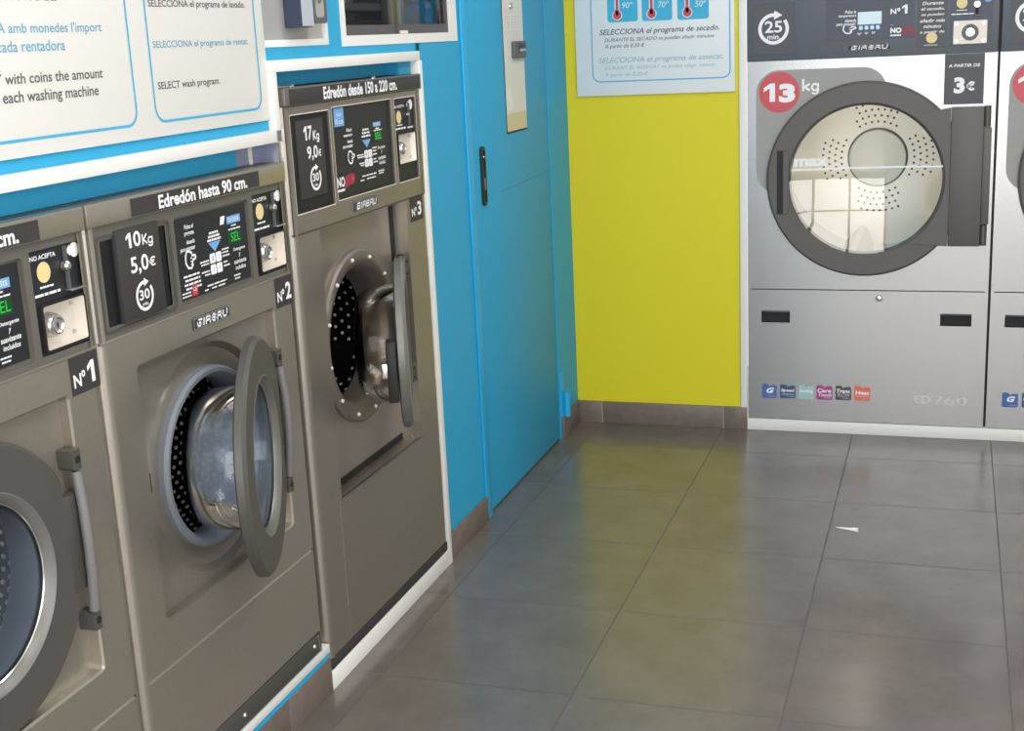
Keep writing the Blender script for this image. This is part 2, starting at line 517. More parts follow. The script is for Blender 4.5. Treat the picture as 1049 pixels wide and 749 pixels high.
struct(m.build('baseboard_back'))
m = M(); m.box(0.6005, 0.6235, -0.010, 0.0, 0.081, 2.4, 'white_trim', 0.0015); struct(m.build('trim_5'))
m = M(); m.box(0.6225, 2.3, -0.008, 0.05, 0.0, 0.0405, 'white_trim', 0.0015); struct(m.build('trim_6'))

# ------------------------------------------------------------------ blue door
def f(m):
    m.box(-1.0, -0.232, 0.004, 0.045, 0.006, 2.05, 'blue_paint', 0.002)
door = struct(lw('door_1', f))
m = M(); G = 'blue_gloss'
m.box(-1.044, -1.004, -0.007, 0.0, 0.0, 2.09, G, 0.002)
m.build('door_frame', door)
m = M()
m.box(-0.667, -0.464, 0.0025, 0.006, 1.105, 1.905, 'black', 0.001)
m.build('pane_gasket', door)
m = M()
m.box(-0.663, -0.472, 0.0005, 0.0024, 1.165, 1.9, 'paper_cream'); m.box(-0.663, -0.472, 0.0005, 0.0024, 1.111, 1.165, 'paper_yellow')
m.plate([(-0.655, 1.17), (-0.60, 1.18), (-0.63, 1.25), (-0.655, 1.24)], 0.0003, 'poster_white')
m.plate(rect(-0.652, -0.507, 1.412, 1.458), 0.0003, 'poster_white')
for k in range(5): m.text('|||!|||!|', -0.645+0.0, -0.515, 1.415+k*0.0083, 1.4215+k*0.0083, 0.0, 'ink_grey')
m.lathe(-0.587, 1.482, [(0.011, 0.0005), (0.010, -0.004), (0.0, -0.006)], 'steel_bright', 16)
m.build('vision_pane', door)
m = M()
m.box(-0.596, -0.482, -0.012, 0.0005, 1.327, 1.378, 'dark_grey_plastic', 0.003)
m.box(-0.56, -0.49, -0.0135, -0.012, 1.345, 1.371, 'navy_plastic', 0.0005); m.box(-0.553, -0.497, -0.0142, -0.0135, 1.347, 1.355, 'light_grey_plastic')
m.build('pane_latch', door)
m = M()
m.prism(rrect(-0.925, -0.893, 0.92, 1.09, 0.0155, 6), -0.004, 0.004, 'panel_black', holes=[rrect(-0.919, -0.899, 0.93, 1.08, 0.0095, 6)])
m.plate(rrect(-0.919, -0.899, 0.93, 1.08, 0.0095, 6), -0.001, 'black')
m.box(-0.915, -0.903, -0.006, 0.0, 0.965, 1.0, 'dark_grey_plastic', 0.002); m.lathe(-0.909, 1.06, [(0.005, -0.001), (0.004, -0.006), (0, -0.006)], 'lock_steel', 12)
m.build('pull_handle', door)
m = M()
m.tube([(-0.19, -0.013, 0.075), (-0.19, -0.013, 0.165)], 0.012, G, 12)
m.box(-0.226, -0.19, -0.006, 0.0, 0.08, 0.245, G)
m.build('hinge', door)
m = M(); m.line([(-0.749, 0.94), (-0.5, 0.9445), (-0.256, 0.949)], 0.0022, 0.0035, 'scratch_blue'); m.build('scratch', door)
m = M(); m.box(-1.02, -0.23, 0.05, 0.06, 0.0, 2.06, 'black'); struct(m.build('trim_7')).rotation_euler = (0, 0, PI/2)

# ------------------------------------------------------------------ hatch window and the room behind it
m = M(); W = 'white_trim'
win = m
out = rect(-1.792, -1.066, 1.388, 1.95); inn = rect(-1.768, -1.112, 1.411, 1.925)
m.prism(out, -0.002, 0.014, W, holes=[inn])
wo = struct(m.build('window_1')); wo.rotation_euler = (0, 0, PI/2)
m = M(); m.prism(rect(-1.768, -1.112, 1.411, 1.925), 0.006, 0.03, 'inner_dark', holes=[rect(-1.755, -1.122, 1.4335, 1.91)])
m.box(-1.47, -1.40, 0.001, 0.006, 1.411, 1.4335, 'inner_dark'); m.box(-1.457, -1.41, -0.001, 0.001, 1.4115, 1.419, 'poster_white')
m.build('sliding_sash', wo)
m = M(); m.plate(rect(-1.755, -1.122, 1.4335, 1.91), 0.014, 'pane_glass'); m.build('pane', wo)
m = M()
m.box(-1.9, -0.4, 0.55, 0.57, 1.3, 2.0, 'inner_grey'); m.box(-1.9, -0.4, 0.07, 0.57, 1.28, 1.30, 'inner_dark'); m.box(-0.42, -0.4, 0.07, 0.57, 1.3, 2.0, 'inner_grey')
m.box(-1.92, -1.9, 0.07, 0.57, 1.3, 2.0, 'inner_grey'); m.box(-1.92, -0.4, 0.07, 0.57, 2.0, 2.02, 'inner_grey')
struct(m.build('wall_store')).rotation_euler = (0, 0, PI/2)
m = M()
m.box(-1.291, -1.204, 0.09, 0.12, 1.3, 1.95, 'olive_post', 0.004); m.box(-1.262, -1.238, 0.085, 0.09, 1.3, 1.95, 'panel_grey')
o = m.build('shelf_post'); o.rotation_euler = (0, 0, PI/2)
tag(o, 'olive grey upright post seen behind the glass of the hatch window', 'post')
m = M()
m.box(-1.62, -1.225, 0.12, 0.30, 1.437, 1.449, 'black', 0.002); m.box(-1.62, -1.225, 0.12, 0.30, 1.472, 1.490, 'inner_dark', 0.002); m.box(-1.235, -1.22, 0.12, 0.3, 1.31, 1.6, 'inner_dark')
m.box(-1.64, -1.62, 0.12, 0.3, 1.31, 1.6, 'inner_dark'); m.box(-1.62, -1.235, 0.22, 0.3, 1.31, 1.6, 'panel_grey')
o = m.build('shelf_unit'); o.rotation_euler = (0, 0, PI/2)
tag(o, 'dark grey shelf unit behind the left half of the hatch window', 'shelf')
m = M()
m.prism(rrect(-1.166, -1.046, 1.30, 1.489, 0.02), 0.046, 0.11, 'bin_blue'); m.box(-1.14, -1.09, 0.06, 0.10, 1.489, 1.503, 'bin_blue', 0.004)
o = m.build('jerrycan'); o.rotation_euler = (0, 0, PI/2)
tag(o, 'dark blue rounded container behind the right half of the hatch window', 'container')

# ------------------------------------------------------------------ grey panel with a device, above the tall machine
k = empty('service_panel', (0, -2.0, 1.4), PI/2)
m = M(-2.0, 1.4)
m.plate(rect(-2.14, -1.868, 1.407, 1.87), 0.008, 'panel_grey'); m.box(-2.13, -1.88, 0.01, 0.05, 1.41, 1.86, 'mid_grey')
m.build('plate', k)
m = M(-2.0, 1.4)
m.box(-2.146, -1.858, -0.002, 0.01, 1.393, 1.407, 'white_trim', 0.001); m.box(-1.8685, -1.858, -0.002, 0.01, 1.407, 1.87, 'white_trim', 0.001)
m.build('frame', k)
tag(k, 'light grey panel in a thin white frame beside the large instruction board', 'panel')
dv = empty('wall_device', (0, -1.95, 1.42), PI/2)
m = M(-1.95, 1.42); m.prism(rect(-2.036, -1.99, 1.430, 1.72), -0.031, 0.008, 'navy_plastic'); m.build('back_box', dv)
m = M(-1.95, 1.42); m.prism(rect(-2.035, -1.985, 1.432, 1.71), -0.033, -0.0315, 'light_grey_plastic'); m.build('cover', dv)
m = M(-1.95, 1.42)
o_ = rrect(-1.985, -1.928, 1.437, 1.70, 0.008); i_ = rrect(-1.979, -1.936, 1.449, 1.685, 0.008)
m.prism(o_, -0.036, 0.008, 'dark_grey_plastic', holes=[i_]); m.plate(i_, -0.034, 'panel_grey')
m.line([(-1.979, 1.56), (-1.976, 1.492), (-1.958, 1.478), (-1.940, 1.492), (-1.937, 1.56)], 0.004, -0.0365, 'dark_grey_plastic')
m.build('handset', dv)
tag(dv, 'navy and grey wall device with a dark looped handset, mounted on the grey panel', 'device')

# ------------------------------------------------------------------ graphic helpers shared by the machines
def hand_icon(m, cx, cz, w, h, y, ink):
    pts = [(0.50, 0.02), (0.46, 0.12), (0.14, 0.16), (0.16, 0.28), (-0.12, 0.42), (-0.34, 0.40), (-0.48, 0.16), (-0.50, -0.18), (-0.30, -0.46), (0.02, -0.50), (0.16, -0.36), (0.14, -0.22), (0.20, -0.10), (0.42, -0.06)]
    m.line([(cx + a*w, cz + b*h) for a, b in pts], 0.13*min(w, h), y, ink, closed=True)
    for q in (0.02, -0.16, -0.32): m.line([(cx - 0.02*w, cz + q*h), (cx + 0.14*w, cz + q*h)], 0.07*min(w, h), y, ink)
def clock_icon(m, cx, cz, r, y, ink, num, numbox, sub, subbox):
    a0, a1 = math.radians(62), math.radians(62-335)
    m.line([(cx + 0.87*r*math.cos(a0 + (a1-a0)*k/40), cz + 0.87*r*math.sin(a0 + (a1-a0)*k/40)) for k in range(3, 41)][::-1], 0.22*r, y, ink)
    m.plate([(cx + 0.06*r, cz + 1.14*r), (cx + 0.56*r, cz + 0.84*r), (cx + 0.02*r, cz + 0.58*r)], y - 0.0002, ink)
    m.text(num, cx + numbox[0]*r, cx + numbox[1]*r, cz + numbox[2]*r, cz + numbox[3]*r, y, ink, bold=0.02)
    m.text(sub, cx + subbox[0]*r, cx + subbox[1]*r, cz + subbox[2]*r, cz + subbox[3]*r, y, ink, bold=0.02)
def brand_plate(m, x0, x1, z0, z1, y):
    m.box(x0, x1, y-0.003, y, z0, z1, 'sign_black', 0.0008)
    b = 0.0016
    m.plate(rect(x0+b*.6, x1-b*.6, z0+b*.6, z1-b*.6), y-0.0031, 'ink_grey', [rect(x0+b, x1-b, z0+b, z1-b)])
    w_ = x1-x0; h_ = z1-z0
    glyphs = {'G': [[(1, 1), (0.1, 1), (0, 0.85), (0, 0), (1, 0), (1, 0.5), (0.5, 0.5)]], 'I': [[(0.5, 0), (0.5, 1)]],
              'R': [[(0, 0), (0, 1), (1, 1), (1, 0)], [(0, 0.45), (1, 0.45)]], 'B': [[(0, 0), (0, 1), (1, 1), (1, 0), (0, 0)], [(0, 0.5), (1, 0.5)]],
              'A': [[(0, 0), (0, 1), (1, 1), (1, 0)], [(0, 0.45), (1, 0.45)]], 'U': [[(0, 1), (0, 0), (1, 0), (1, 1)]]}
    px = x0 + 0.09*w_; gw = 0.105*w_; gh = 0.5*h_; zb = z0 + 0.25*h_; sl = 0.22*gh
    for ch in 'GIRBAU':
        gwid = gw*0.25 if ch == 'I' else gw
        for st in glyphs[ch]:
            for p, q in zip(st, st[1:]):
                a_ = Vector((px + p[0]*gwid + sl*p[1], zb + p[1]*gh)); b_ = Vector((px + q[0]*gwid + sl*q[1], zb + q[1]*gh))
                e_ = (b_-a_).normalized()*0.085*h_
                m.line([a_-e_, b_+e_], 0.17*h_, y-0.0036, 'ink_white')
        px += gwid + 0.052*w_

# ------------------------------------------------------------------ washing machines
def studs(m, cx, cz, R, y0, y1, dy, da, r):
    """bright raised studs on the inner drum wall, in staggered rows"""
    n = int(2*PI*R/da); j = 0; y = y0
    i = m.mi('drum_stud')
    while y < y1:
        for k in range(n):
            a = 2*PI*(k + 0.5*(j % 2))/n
            c = Vector((cx + R*math.cos(a), y, cz + R*math.sin(a)))
            nrm = Vector((-math.cos(a), 0, -math.sin(a))); t1 = Vector((0, 1, 0)); t2 = nrm.cross(t1)
            ring = [m.v(c + r*(math.cos(2*PI*q/6)*t1 + math.sin(2*PI*q/6)*t2)) for q in range(6)]
            tip = m.v(c + nrm*r*0.6)
            for q in range(6):
                f_ = m.bm.faces.new((ring[q], ring[(q+1) % 6], tip)); f_.material_index = i
        y += dy; j += 1

def ring_disc(m, cx, cz, rin, rout, cut, y0, y1, mt, bev=0.006, n=72):
    """door ring: circle flattened at x = cx + cut on the hinge side, rounded rim, round opening"""
    def loop(ro):
        p = []
        for k in range(n):
            a = 2*PI*k/n; x, z = ro*math.cos(a), ro*math.sin(a)
            lim = cut - (rout - ro)
            x = min(x, lim) if x > 0 else x
            p.append((cx + x, cz + z))
        return p
    hole = circ(cx, cz, rin, n)
    a = loop(rout); b = loop(rout - bev)
    m.band(b, y0, hole, y0, mt); m.band(b, y0, a, y0 + bev, mt); m.band(a, y0 + bev, a, y1 - bev*0.5, mt)
    m.band(a, y1 - bev*0.5, b, y1, mt); m.band(b, y1, hole, y1, mt); m.band(hole, y0, hole, y1, mt)

def small_washer(yc, number, label, swing):
    X0 = -2.445
    root = empty('washing_machine', (KX, KS*yc + KY, KS*0.099 + KZ), PI/2); root.scale = (KS, KS, KS)
    N = lambda: M(X0, 0.099)
    L, R_ = -2.7755, -2.1145
    # body: sides, top and back, with rounded vertical front edges
    m = N(); St = 'washer_steel'
    rr = 0.018
    prof = [(L, 0.68)] + [(L + rr - rr*math.cos(t), rr - rr*math.sin(t)) for t in [PI/2*k/5 for k in range(6)]]
    profR = [(R_ - (p[0]-L), p[1]) for p in reversed(prof)]
    for pf in (prof, profR):
        lo = [m.v((x, y, 0.100)) for x, y in pf]; hi = [m.v((x, y, 1.129)) for x, y in pf]
        for a in range(len(pf)-1):
            q = m.bm.faces.new((lo[a], lo[a+1], hi[a+1], hi[a])); q.material_index = m.mi(St)
    m.box(L+0.002, R_-0.002, 0.66, 0.68, 0.1, 1.16, St)
    m.box(L+0.002, R_-0.002, 0.02, 0.68, 1.155, 1.168, 'washer_fascia')
    m.box(L+0.012, R_-0.012, 0.02, 0.66, 0.1, 0.11, 'washer_dark')
    m.build('cabinet', root)
    # front panel with the recessed door field
    a0, a1 = L+rr, R_-rr
    D = 0.019; cx, cz = -2.445, 0.652
    ro = rrect(-2.684, -2.2, 0.421, 0.888, 0.010, 3); ri = rrect(-2.680, -2.2035, 0.425, 0.884, 0.008, 3)
    m = N()
    m.plate(rect(a0, a1, 0.343, 0.941), 0.0, St, [ro])
    m.band(ro, 0.0, ri, 0.003, St); m.band(ri, 0.003, ri, D, St)
    dish = circ(cx, cz, 0.217, 64); dish2 = circ(cx, cz, 0.205, 64); port = circ(cx, cz, 0.170, 64)
    m.plate(ri, D, St, [dish]); m.band(dish, D, dish2, D+0.010, St); m.band(dish2, D+0.010, port, D+0.012, St)
    m.build('front_panel', root)
    m = N()
    m.plate(rect(a0, a1, 0.150, 0.3365), 0.0, St); m.band(rect(a0, a1, 0.150, 0.3365), 0.0, rect(a0, a1, 0.150, 0.3405), 0.003, St); m.band(rect(a0, a1, 0.150, 0.3405), 0.003, rect(a0, a1, 0.150, 0.3405), 0.008, St); m.box(a0, a1, 0.004, 0.01, 0.339, 0.343, 'black')
    m.build('service_panel', root)
    m = N()
    m.box(a0-0.012, a1+0.012, 0.012, 0.03, 0.1, 0.152, 'sign_black'); m.box(a0, a1-0.005, -0.001, 0.012, 0.104, 0.147, 'kick_grey', 0.001)
    m.line([(a1-0.02, 0.142), (a1-0.008, 0.142), (a1-0.008, 0.108)], 0.0015, -0.0015, 'ink_grey')
    for q in (a1-0.03, a0+0.29, a0+0.03): m.lathe(q, 0.125, [(0.0055, -0.001), (0.004, -0.004), (0, -0.004)], 'lock_steel', 12)
    m.build('toe_kick', root)
    # control fascia
    m = N(); F = 'washer_fascia'
    w1 = rrect(-2.753, -2.541, 0.956, 1.1125, 0.010); w2 = rrect(-2.524, -2.2625, 0.9555, 1.1125, 0.008); w3 = rect(-2.2465, -2.1225, 0.957, 1.1165)
    m.plate(rect(a0-0.014, a1+0.014, 0.945, 1.129), 0.002, F, [w1, w2, w3])
    m.box(a0-0.014, a1+0.014, 0.0, 0.012, 0.9405, 0.9455, 'washer_steel', 0.001)
    for wi in (w1, w2, w3): m.band(wi, 0.002, wi, 0.010, F)
    m.build('control_fascia', root)
    m = N()
    m.box(L+0.001, R_-0.001, -0.006, 0.03, 1.130, 1.168, St, 0.003)
    m.build('header', root)
    m = N()
    m.box(-2.656, -2.229, -0.0085, -0.006, 1.1335, 1.1625, 'sign_black')
    m.text('Edredón hasta 90 cm.', -2.579, -2.277, 1.1355, 1.1595, -0.0092, 'ink_white', bold=0.03)
    m.build('header_sign', root)
    # price window
    m = N()
    m.plate(w1, 0.004, F, [rrect(-2.738, -2.55, 0.964, 1.1045, 0.003)])
    m.plate(rrect(-2.738, -2.55, 0.964, 1.1045, 0.003), 0.006, 'black_gloss')
    m.line(rrect(-2.7525, -2.5415, 0.9565, 1.112, 0.010), 0.004, -0.0005, 'washer_dark', closed=True)
    m.build('price_window', root)
    m = N(); c = 'sign_black'; y = -0.0048; I = 'ink_white'
    m.box(-2.703, -2.5815, -0.004, 0.006, 0.9635, 1.1165, c, 0.0005)
    m.one(-2.679, -2.664, 1.0835, 1.1085, y, I); m.text('0', -2.658, -2.637, 1.083, 1.109, y, I, bold=0.02); m.kg(-2.633, -2.602, 1.0775, 1.101, y, I)
    m.text('5,0', -2.673, -2.622, 1.0365, 1.068, y, 'ink_white', bold=0.02); m.text('€', -2.620, -2.601, 1.044, 1.060, y, 'ink_white', bold=0.02)
    clock_icon(m, -2.643, 0.999, 0.0262, y, 'ink_white', '30', (-0.6, 0.55, -0.24, 0.42), 'min.', (-0.34, 0.34, -0.62, -0.40))
    m.build('price_card', root)
    # programme panel
    m = N(); y = 0.0055; I = 'ink_white'
    m.plate(w2, 0.008, F); g2 = rect(-2.519, -2.269, 0.962, 1.107)
    m.prism(g2, 0.006, 0.008, 'panel_black')
    for k, (t_, x) in enumerate((('Pulse el', -2.487), ('programa', -2.489), ('deseado', -2.484), ('para empezar', -2.507))):
        m.text(t_, x, -2.457, 1.0865-0.0135*k, 1.0945-0.0135*k, y, I, bold=0.02, shear=0.15)
    hand_icon(m, -2.476, 1.033, 0.034, 0.034, y, I)
    for k in range(4): m.bars(-2.505 + 0.004*(k % 2), -2.452 + 0.003*k/3, 1.0015-0.0075*k, 1.005-0.0075*k, y, I, 10+k)
    m.plate(rect(-2.4815, -2.4635, 0.9655, 0.986), y, 'ink_red'); m.text('CE', -2.479, -2.466, 0.974, 0.981, y-.0003, I)
    for k in range(2): m.bars(-2.515, -2.485, 0.973-0.006*k, 0.9755-0.006*k, y, I, 20+k)
    m.plate(rect(-2.341, -2.291, 1.0745, 1.089), y, 'ink_blue'); m.text('DOSIS', -2.335, -2.297, 1.078, 1.0855, y-.0003, I)
    m.plate([(-2.366, 1.077), (-2.352, 1.077), (-2.346, 1.092), (-2.362, 1.092)], y, I)
    m.bars(-2.326, -2.308, 1.069, 1.0715, y, I, 31); m.bars(-2.338, -2.292, 1.0625, 1.065, y, I, 32)
    m.plate(rect(-2.343, -2.292, 1.036, 1.0605), y, 'led_back'); m.text('SEL', -2.331, -2.297, 1.040, 1.057, y-.0003, 'led_green', bold=-0.005)
    for k, (t_, hw) in enumerate((('Detergente', .022), ('y', .003), ('suavizante', .0225), ('incluidos', .019))):
        m.text(t_, -2.305-hw, -2.305+hw, 1.0195-0.0115*k, 1.0275-0.0115*k, y, I, bold=0.015, shear=0.15)
    for k in range(3): m.bars(-2.407-.004*k, -2.375+.004*k, 1.0655-.0065*k, 1.0695-.0065*k, y, I, 40+k)
    m.plate([(-2.413, 1.0505), (-2.392, 1.032), (-2.369, 1.0505)], y, 'ink_blue')
    for bx, bz, d_ in ((0, 1, '1'), (1, 1, '2'), (0, 0, '3'), (1, 0, '4')):
        x = -2.4125 + 0.0215*bx; z = 0.9915 + 0.0205*bz
        m.plate(rrect(x, x+0.0195, z, z+0.018, 0.003), y, 'ink_white'); m.text(d_, x+.007, x+.0125, z+.0045, z+.0135, y-.0003, 'ink_grey')
    for (x0, x1, z) in ((-2.447, -2.416, 1.018), (-2.444, -2.416, 1.0125), (-2.444, -2.416, 0.999), (-2.434, -2.416, 0.993), (-2.368, -2.343, 1.030), (-2.368, -2.345, 1.024), (-2.368, -2.342, 1.0175), (-2.366, -2.352, 1.006), (-2.366, -2.344, 0.999)):
        m.bars(x0, x1, z, z+0.0028, y, I, int(x0*-9999))
    for (x0, x1, z) in ((-2.43, -2.36, 0.9725), (-2.44, -2.427, 0.966), (-2.415, -2.398, 0.966), (-2.392, -2.368, 0.966), (-2.333, -2.309, 0.974), (-2.331, -2.311, 0.968)):
        m.bars(x0, x1, z, z+0.0026, y, I, int(x0*-9999))
    m.build('program_panel', root)
    # coin panel
    m = N(); y = 0.0045
    m.prism(w3, 0.005, 0.0095, 'panel_black', holes=[rrect(-2.2375, -2.1315, 0.961, 1.035, 0.006)])
    m.text('NO ACEPTA', -2.243, -2.183, 1.1015, 1.1085, y, I, bold=0.02)
    m.plate(circ(-2.215, 1.0815, 0.0158, 32), y, 'coin_yellow')
    m.bars(-2.228, -2.196, 1.058, 1.061, y, I, 51); m.bars(-2.242, -2.182, 1.0465, 1.0505, y, I, 52)
    m.plate([(-2.1575, 1.104), (-2.1475, 1.113), (-2.1475, 1.095)], y, I); m.plate(circ(-2.137, 1.1035, 0.0115, 24), y, I)
    m.box(-2.1655, -2.1615, -0.001, 0.0045, 1.048, 1.1135, 'dark_grey_plastic'); m.lathe(-2.167, 1.083, [(0.0085, 0.004), (0.008, -0.004), (0.004, -0.007), (0, -0.007)], 'lock_steel', 16)
    m.box(-2.171, -2.137, -0.010, 0.0045, 1.0445, 1.048, 'lock_steel', 0.001)
    m.build('coin_panel', root)
    m = N()
    o1 = rrect(-2.238, -2.131, 0.9605, 1.0355, 0.006); o2 = rrect(-2.234, -2.135, 0.9645, 1.0315, 0.004); o3 = rrect(-2.229, -2.140, 0.969, 1.027, 0.004)
    m.band(o1, 0.0045, o1, -0.001, 'black'); m.band(o1, -0.001, o2, -0.001, 'black'); m.band(o2, -0.001, o2, 0.002, 'coin_steel'); m.band(o2, 0.002, o3, 0.016, 'coin_steel'); m.plate(o3, 0.016, 'coin_steel')
    for bx, bz in ((-2.222, 1.021), (-2.148, 1.021), (-2.222, 0.976), (-2.148, 0.976)): m.lathe(bx, bz, [(0.0035, 0.016), (0.003, 0.0135), (0, 0.0135)], 'lock_steel', 10)
    m.build('coin_box', root)
    m = N()
    m.lathe(-2.206, 0.999, [(0.020, 0.016), (0.018, 0.004), (0.0145, 0.0), (0.0145, -0.003), (0.012, -0.004), (0.009, -0.001)], 'lock_steel', 24)
    m.lathe(-2.206, 0.999, [(0.0095, -0.001), (0, -0.001)], 'mid_grey', 24); m.plate(rect(-2.208, -2.204, 0.995, 1.003), -0.0015, 'black')
    m.build('coin_box_lock', root)
    m = N(); brand_plate(m, -2.503, -2.376, 0.9065, 0.928, 0.0); m.build('brand_badge', root)
    m = N()
    m.box(-2.192, -2.1215, -0.0015, 0.0005, 0.8815, 0.9415, 'sign_black')
    m.text('N', -2.187, -2.168, 0.893, 0.914, -0.002, I, bold=0.025); m.text('º', -2.1665, -2.157, 0.906, 0.917, -0.002, I, bold=0.02)
    if number == '1': m.one(-2.151, -2.133, 0.893, 0.928, -0.002, I)
    else: m.text(number, -2.151, -2.128, 0.893, 0.928, -0.002, I, bold=0.03)
    m.build('number_sign', root)
    # seal, drum
    m = N()
    m.lathe(cx, cz, [(0.171, D+0.02), (0.172, D-0.001), (0.167, D-0.007), (0.160, D-0.007), (0.155, D-0.003), (0.152, D+0.007), (0.148, D+0.015), (0.150, D+0.04), (0.160, D+0.066)], 'seal_rubber', 64)
    m.build('door_seal', root)
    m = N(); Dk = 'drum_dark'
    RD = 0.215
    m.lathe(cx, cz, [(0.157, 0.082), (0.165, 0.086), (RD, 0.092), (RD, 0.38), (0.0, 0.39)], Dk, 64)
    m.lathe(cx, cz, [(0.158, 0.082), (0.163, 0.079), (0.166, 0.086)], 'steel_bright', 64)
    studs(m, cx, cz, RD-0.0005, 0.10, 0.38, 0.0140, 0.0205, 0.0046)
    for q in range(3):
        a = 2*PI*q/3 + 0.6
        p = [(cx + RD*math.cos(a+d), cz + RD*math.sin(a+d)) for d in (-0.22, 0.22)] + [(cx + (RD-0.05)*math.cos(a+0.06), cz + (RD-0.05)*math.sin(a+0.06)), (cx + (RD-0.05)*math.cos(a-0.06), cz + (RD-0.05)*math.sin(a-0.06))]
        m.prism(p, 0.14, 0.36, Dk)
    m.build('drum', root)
    m = N()
    m.box(-2.673, -2.662, D-0.006, D, 0.655, 0.69, 'black', 0.001); m.lathe(-2.668, 0.705, [(0.003, D), (0.002, D-0.003), (0, D-0.003)], 'lock_steel', 10); m.lathe(-2.668, 0.64, [(0.003, D), (0.002, D-0.003), (0, D-0.003)], 'lock_steel', 10)
    m.build('door_catch', root)
    # hinge fixed on the panel
    hx = -2.213
    m = N(); H = 'door_ring_grey'
    for z0, z1 in ((0.770, 0.803), (0.500, 0.533)):
        m = N()
        m.prism([(hx-0.012, z0+0.004), (hx-0.006, z0), (hx+0.009, z0), (hx+0.009, z1), (hx-0.013, z1)], -0.009, D, 'washer_dark'); m.lathe(hx+0.001, (z0+z1)/2, [(0.0065, -0.0092), (0.006, -0.0100), (0, -0.0100)], 'black', 10)
        m.build('hinge_bracket', root)
    # door, built closed about its hinge line and swung by its own rotation
    d = bpy.data.objects.new('door', None)
    dm = M(hx, 0.099, 0.0)
    ax = hx - 0.230
    ring_disc(dm, ax, cz, 0.150, 0.225, 0.196, -0.006, 0.017, H, 0.007)
    dm.lathe(ax, cz, [(0.153, -0.0062), (0.151, -0.0072), (0.141, 0.0), (0.138, 0.008)], 'door_ring_light', 72)
    dm.lathe(ax, cz, [(0.150, 0.017), (0.143, 0.021), (0.137, 0.012)], H, 72)
    dm.tube([(hx-0.002, -0.006, 0.535), (hx-0.004, -0.012, 0.60), (hx-0.005, -0.014, 0.655), (hx-0.004, -0.012, 0.71), (hx-0.002, -0.006, 0.768)], 0.0085, 'rod_grey', 12)
    dm.box(ax+0.18, hx, -0.002, 0.012, 0.575, 0.735, H, 0.003)
    bpy.data.objects.remove(d)
    d = dm.build('door', root)
    d.location = (hx - X0, 0, 0); d.rotation_euler = (0, 0, math.radians(swing))
    g = M(hx, 0.099, 0.0)
    g.lathe(ax, cz, [(0.138, 0.008), (0.137, 0.045), (0.133, 0.085), (0.126, 0.112), (0.112, 0.128), (0.085, 0.136), (0.04, 0.139), (0.0, 0.139)], 'door_glass', 64)
    g.lathe(ax, cz, [(0.132, 0.010), (0.131, 0.045), (0.127, 0.082), (0.119, 0.106), (0.106, 0.121), (0.082, 0.129), (0.04, 0.132), (0.0, 0.132)], 'door_glass', 64)
    g.lathe(ax, cz, [(0.139, 0.006), (0.1375, 0.0045), (0.136, 0.006), (0.137, 0.010)], 'steel_bright', 64)
    g.build('door_glass', d)
    tag(root, label, 'washing machine', 'small washing machines on the plinth')
    return root

small_washer(-2.445, '2', 'middle steel washing machine numbered 2 with its round door ajar, on the plinth', 20)
small_washer(-3.1105, '1', 'steel washing machine numbered 1 with closed round door, cut off at the photo edge', 0)

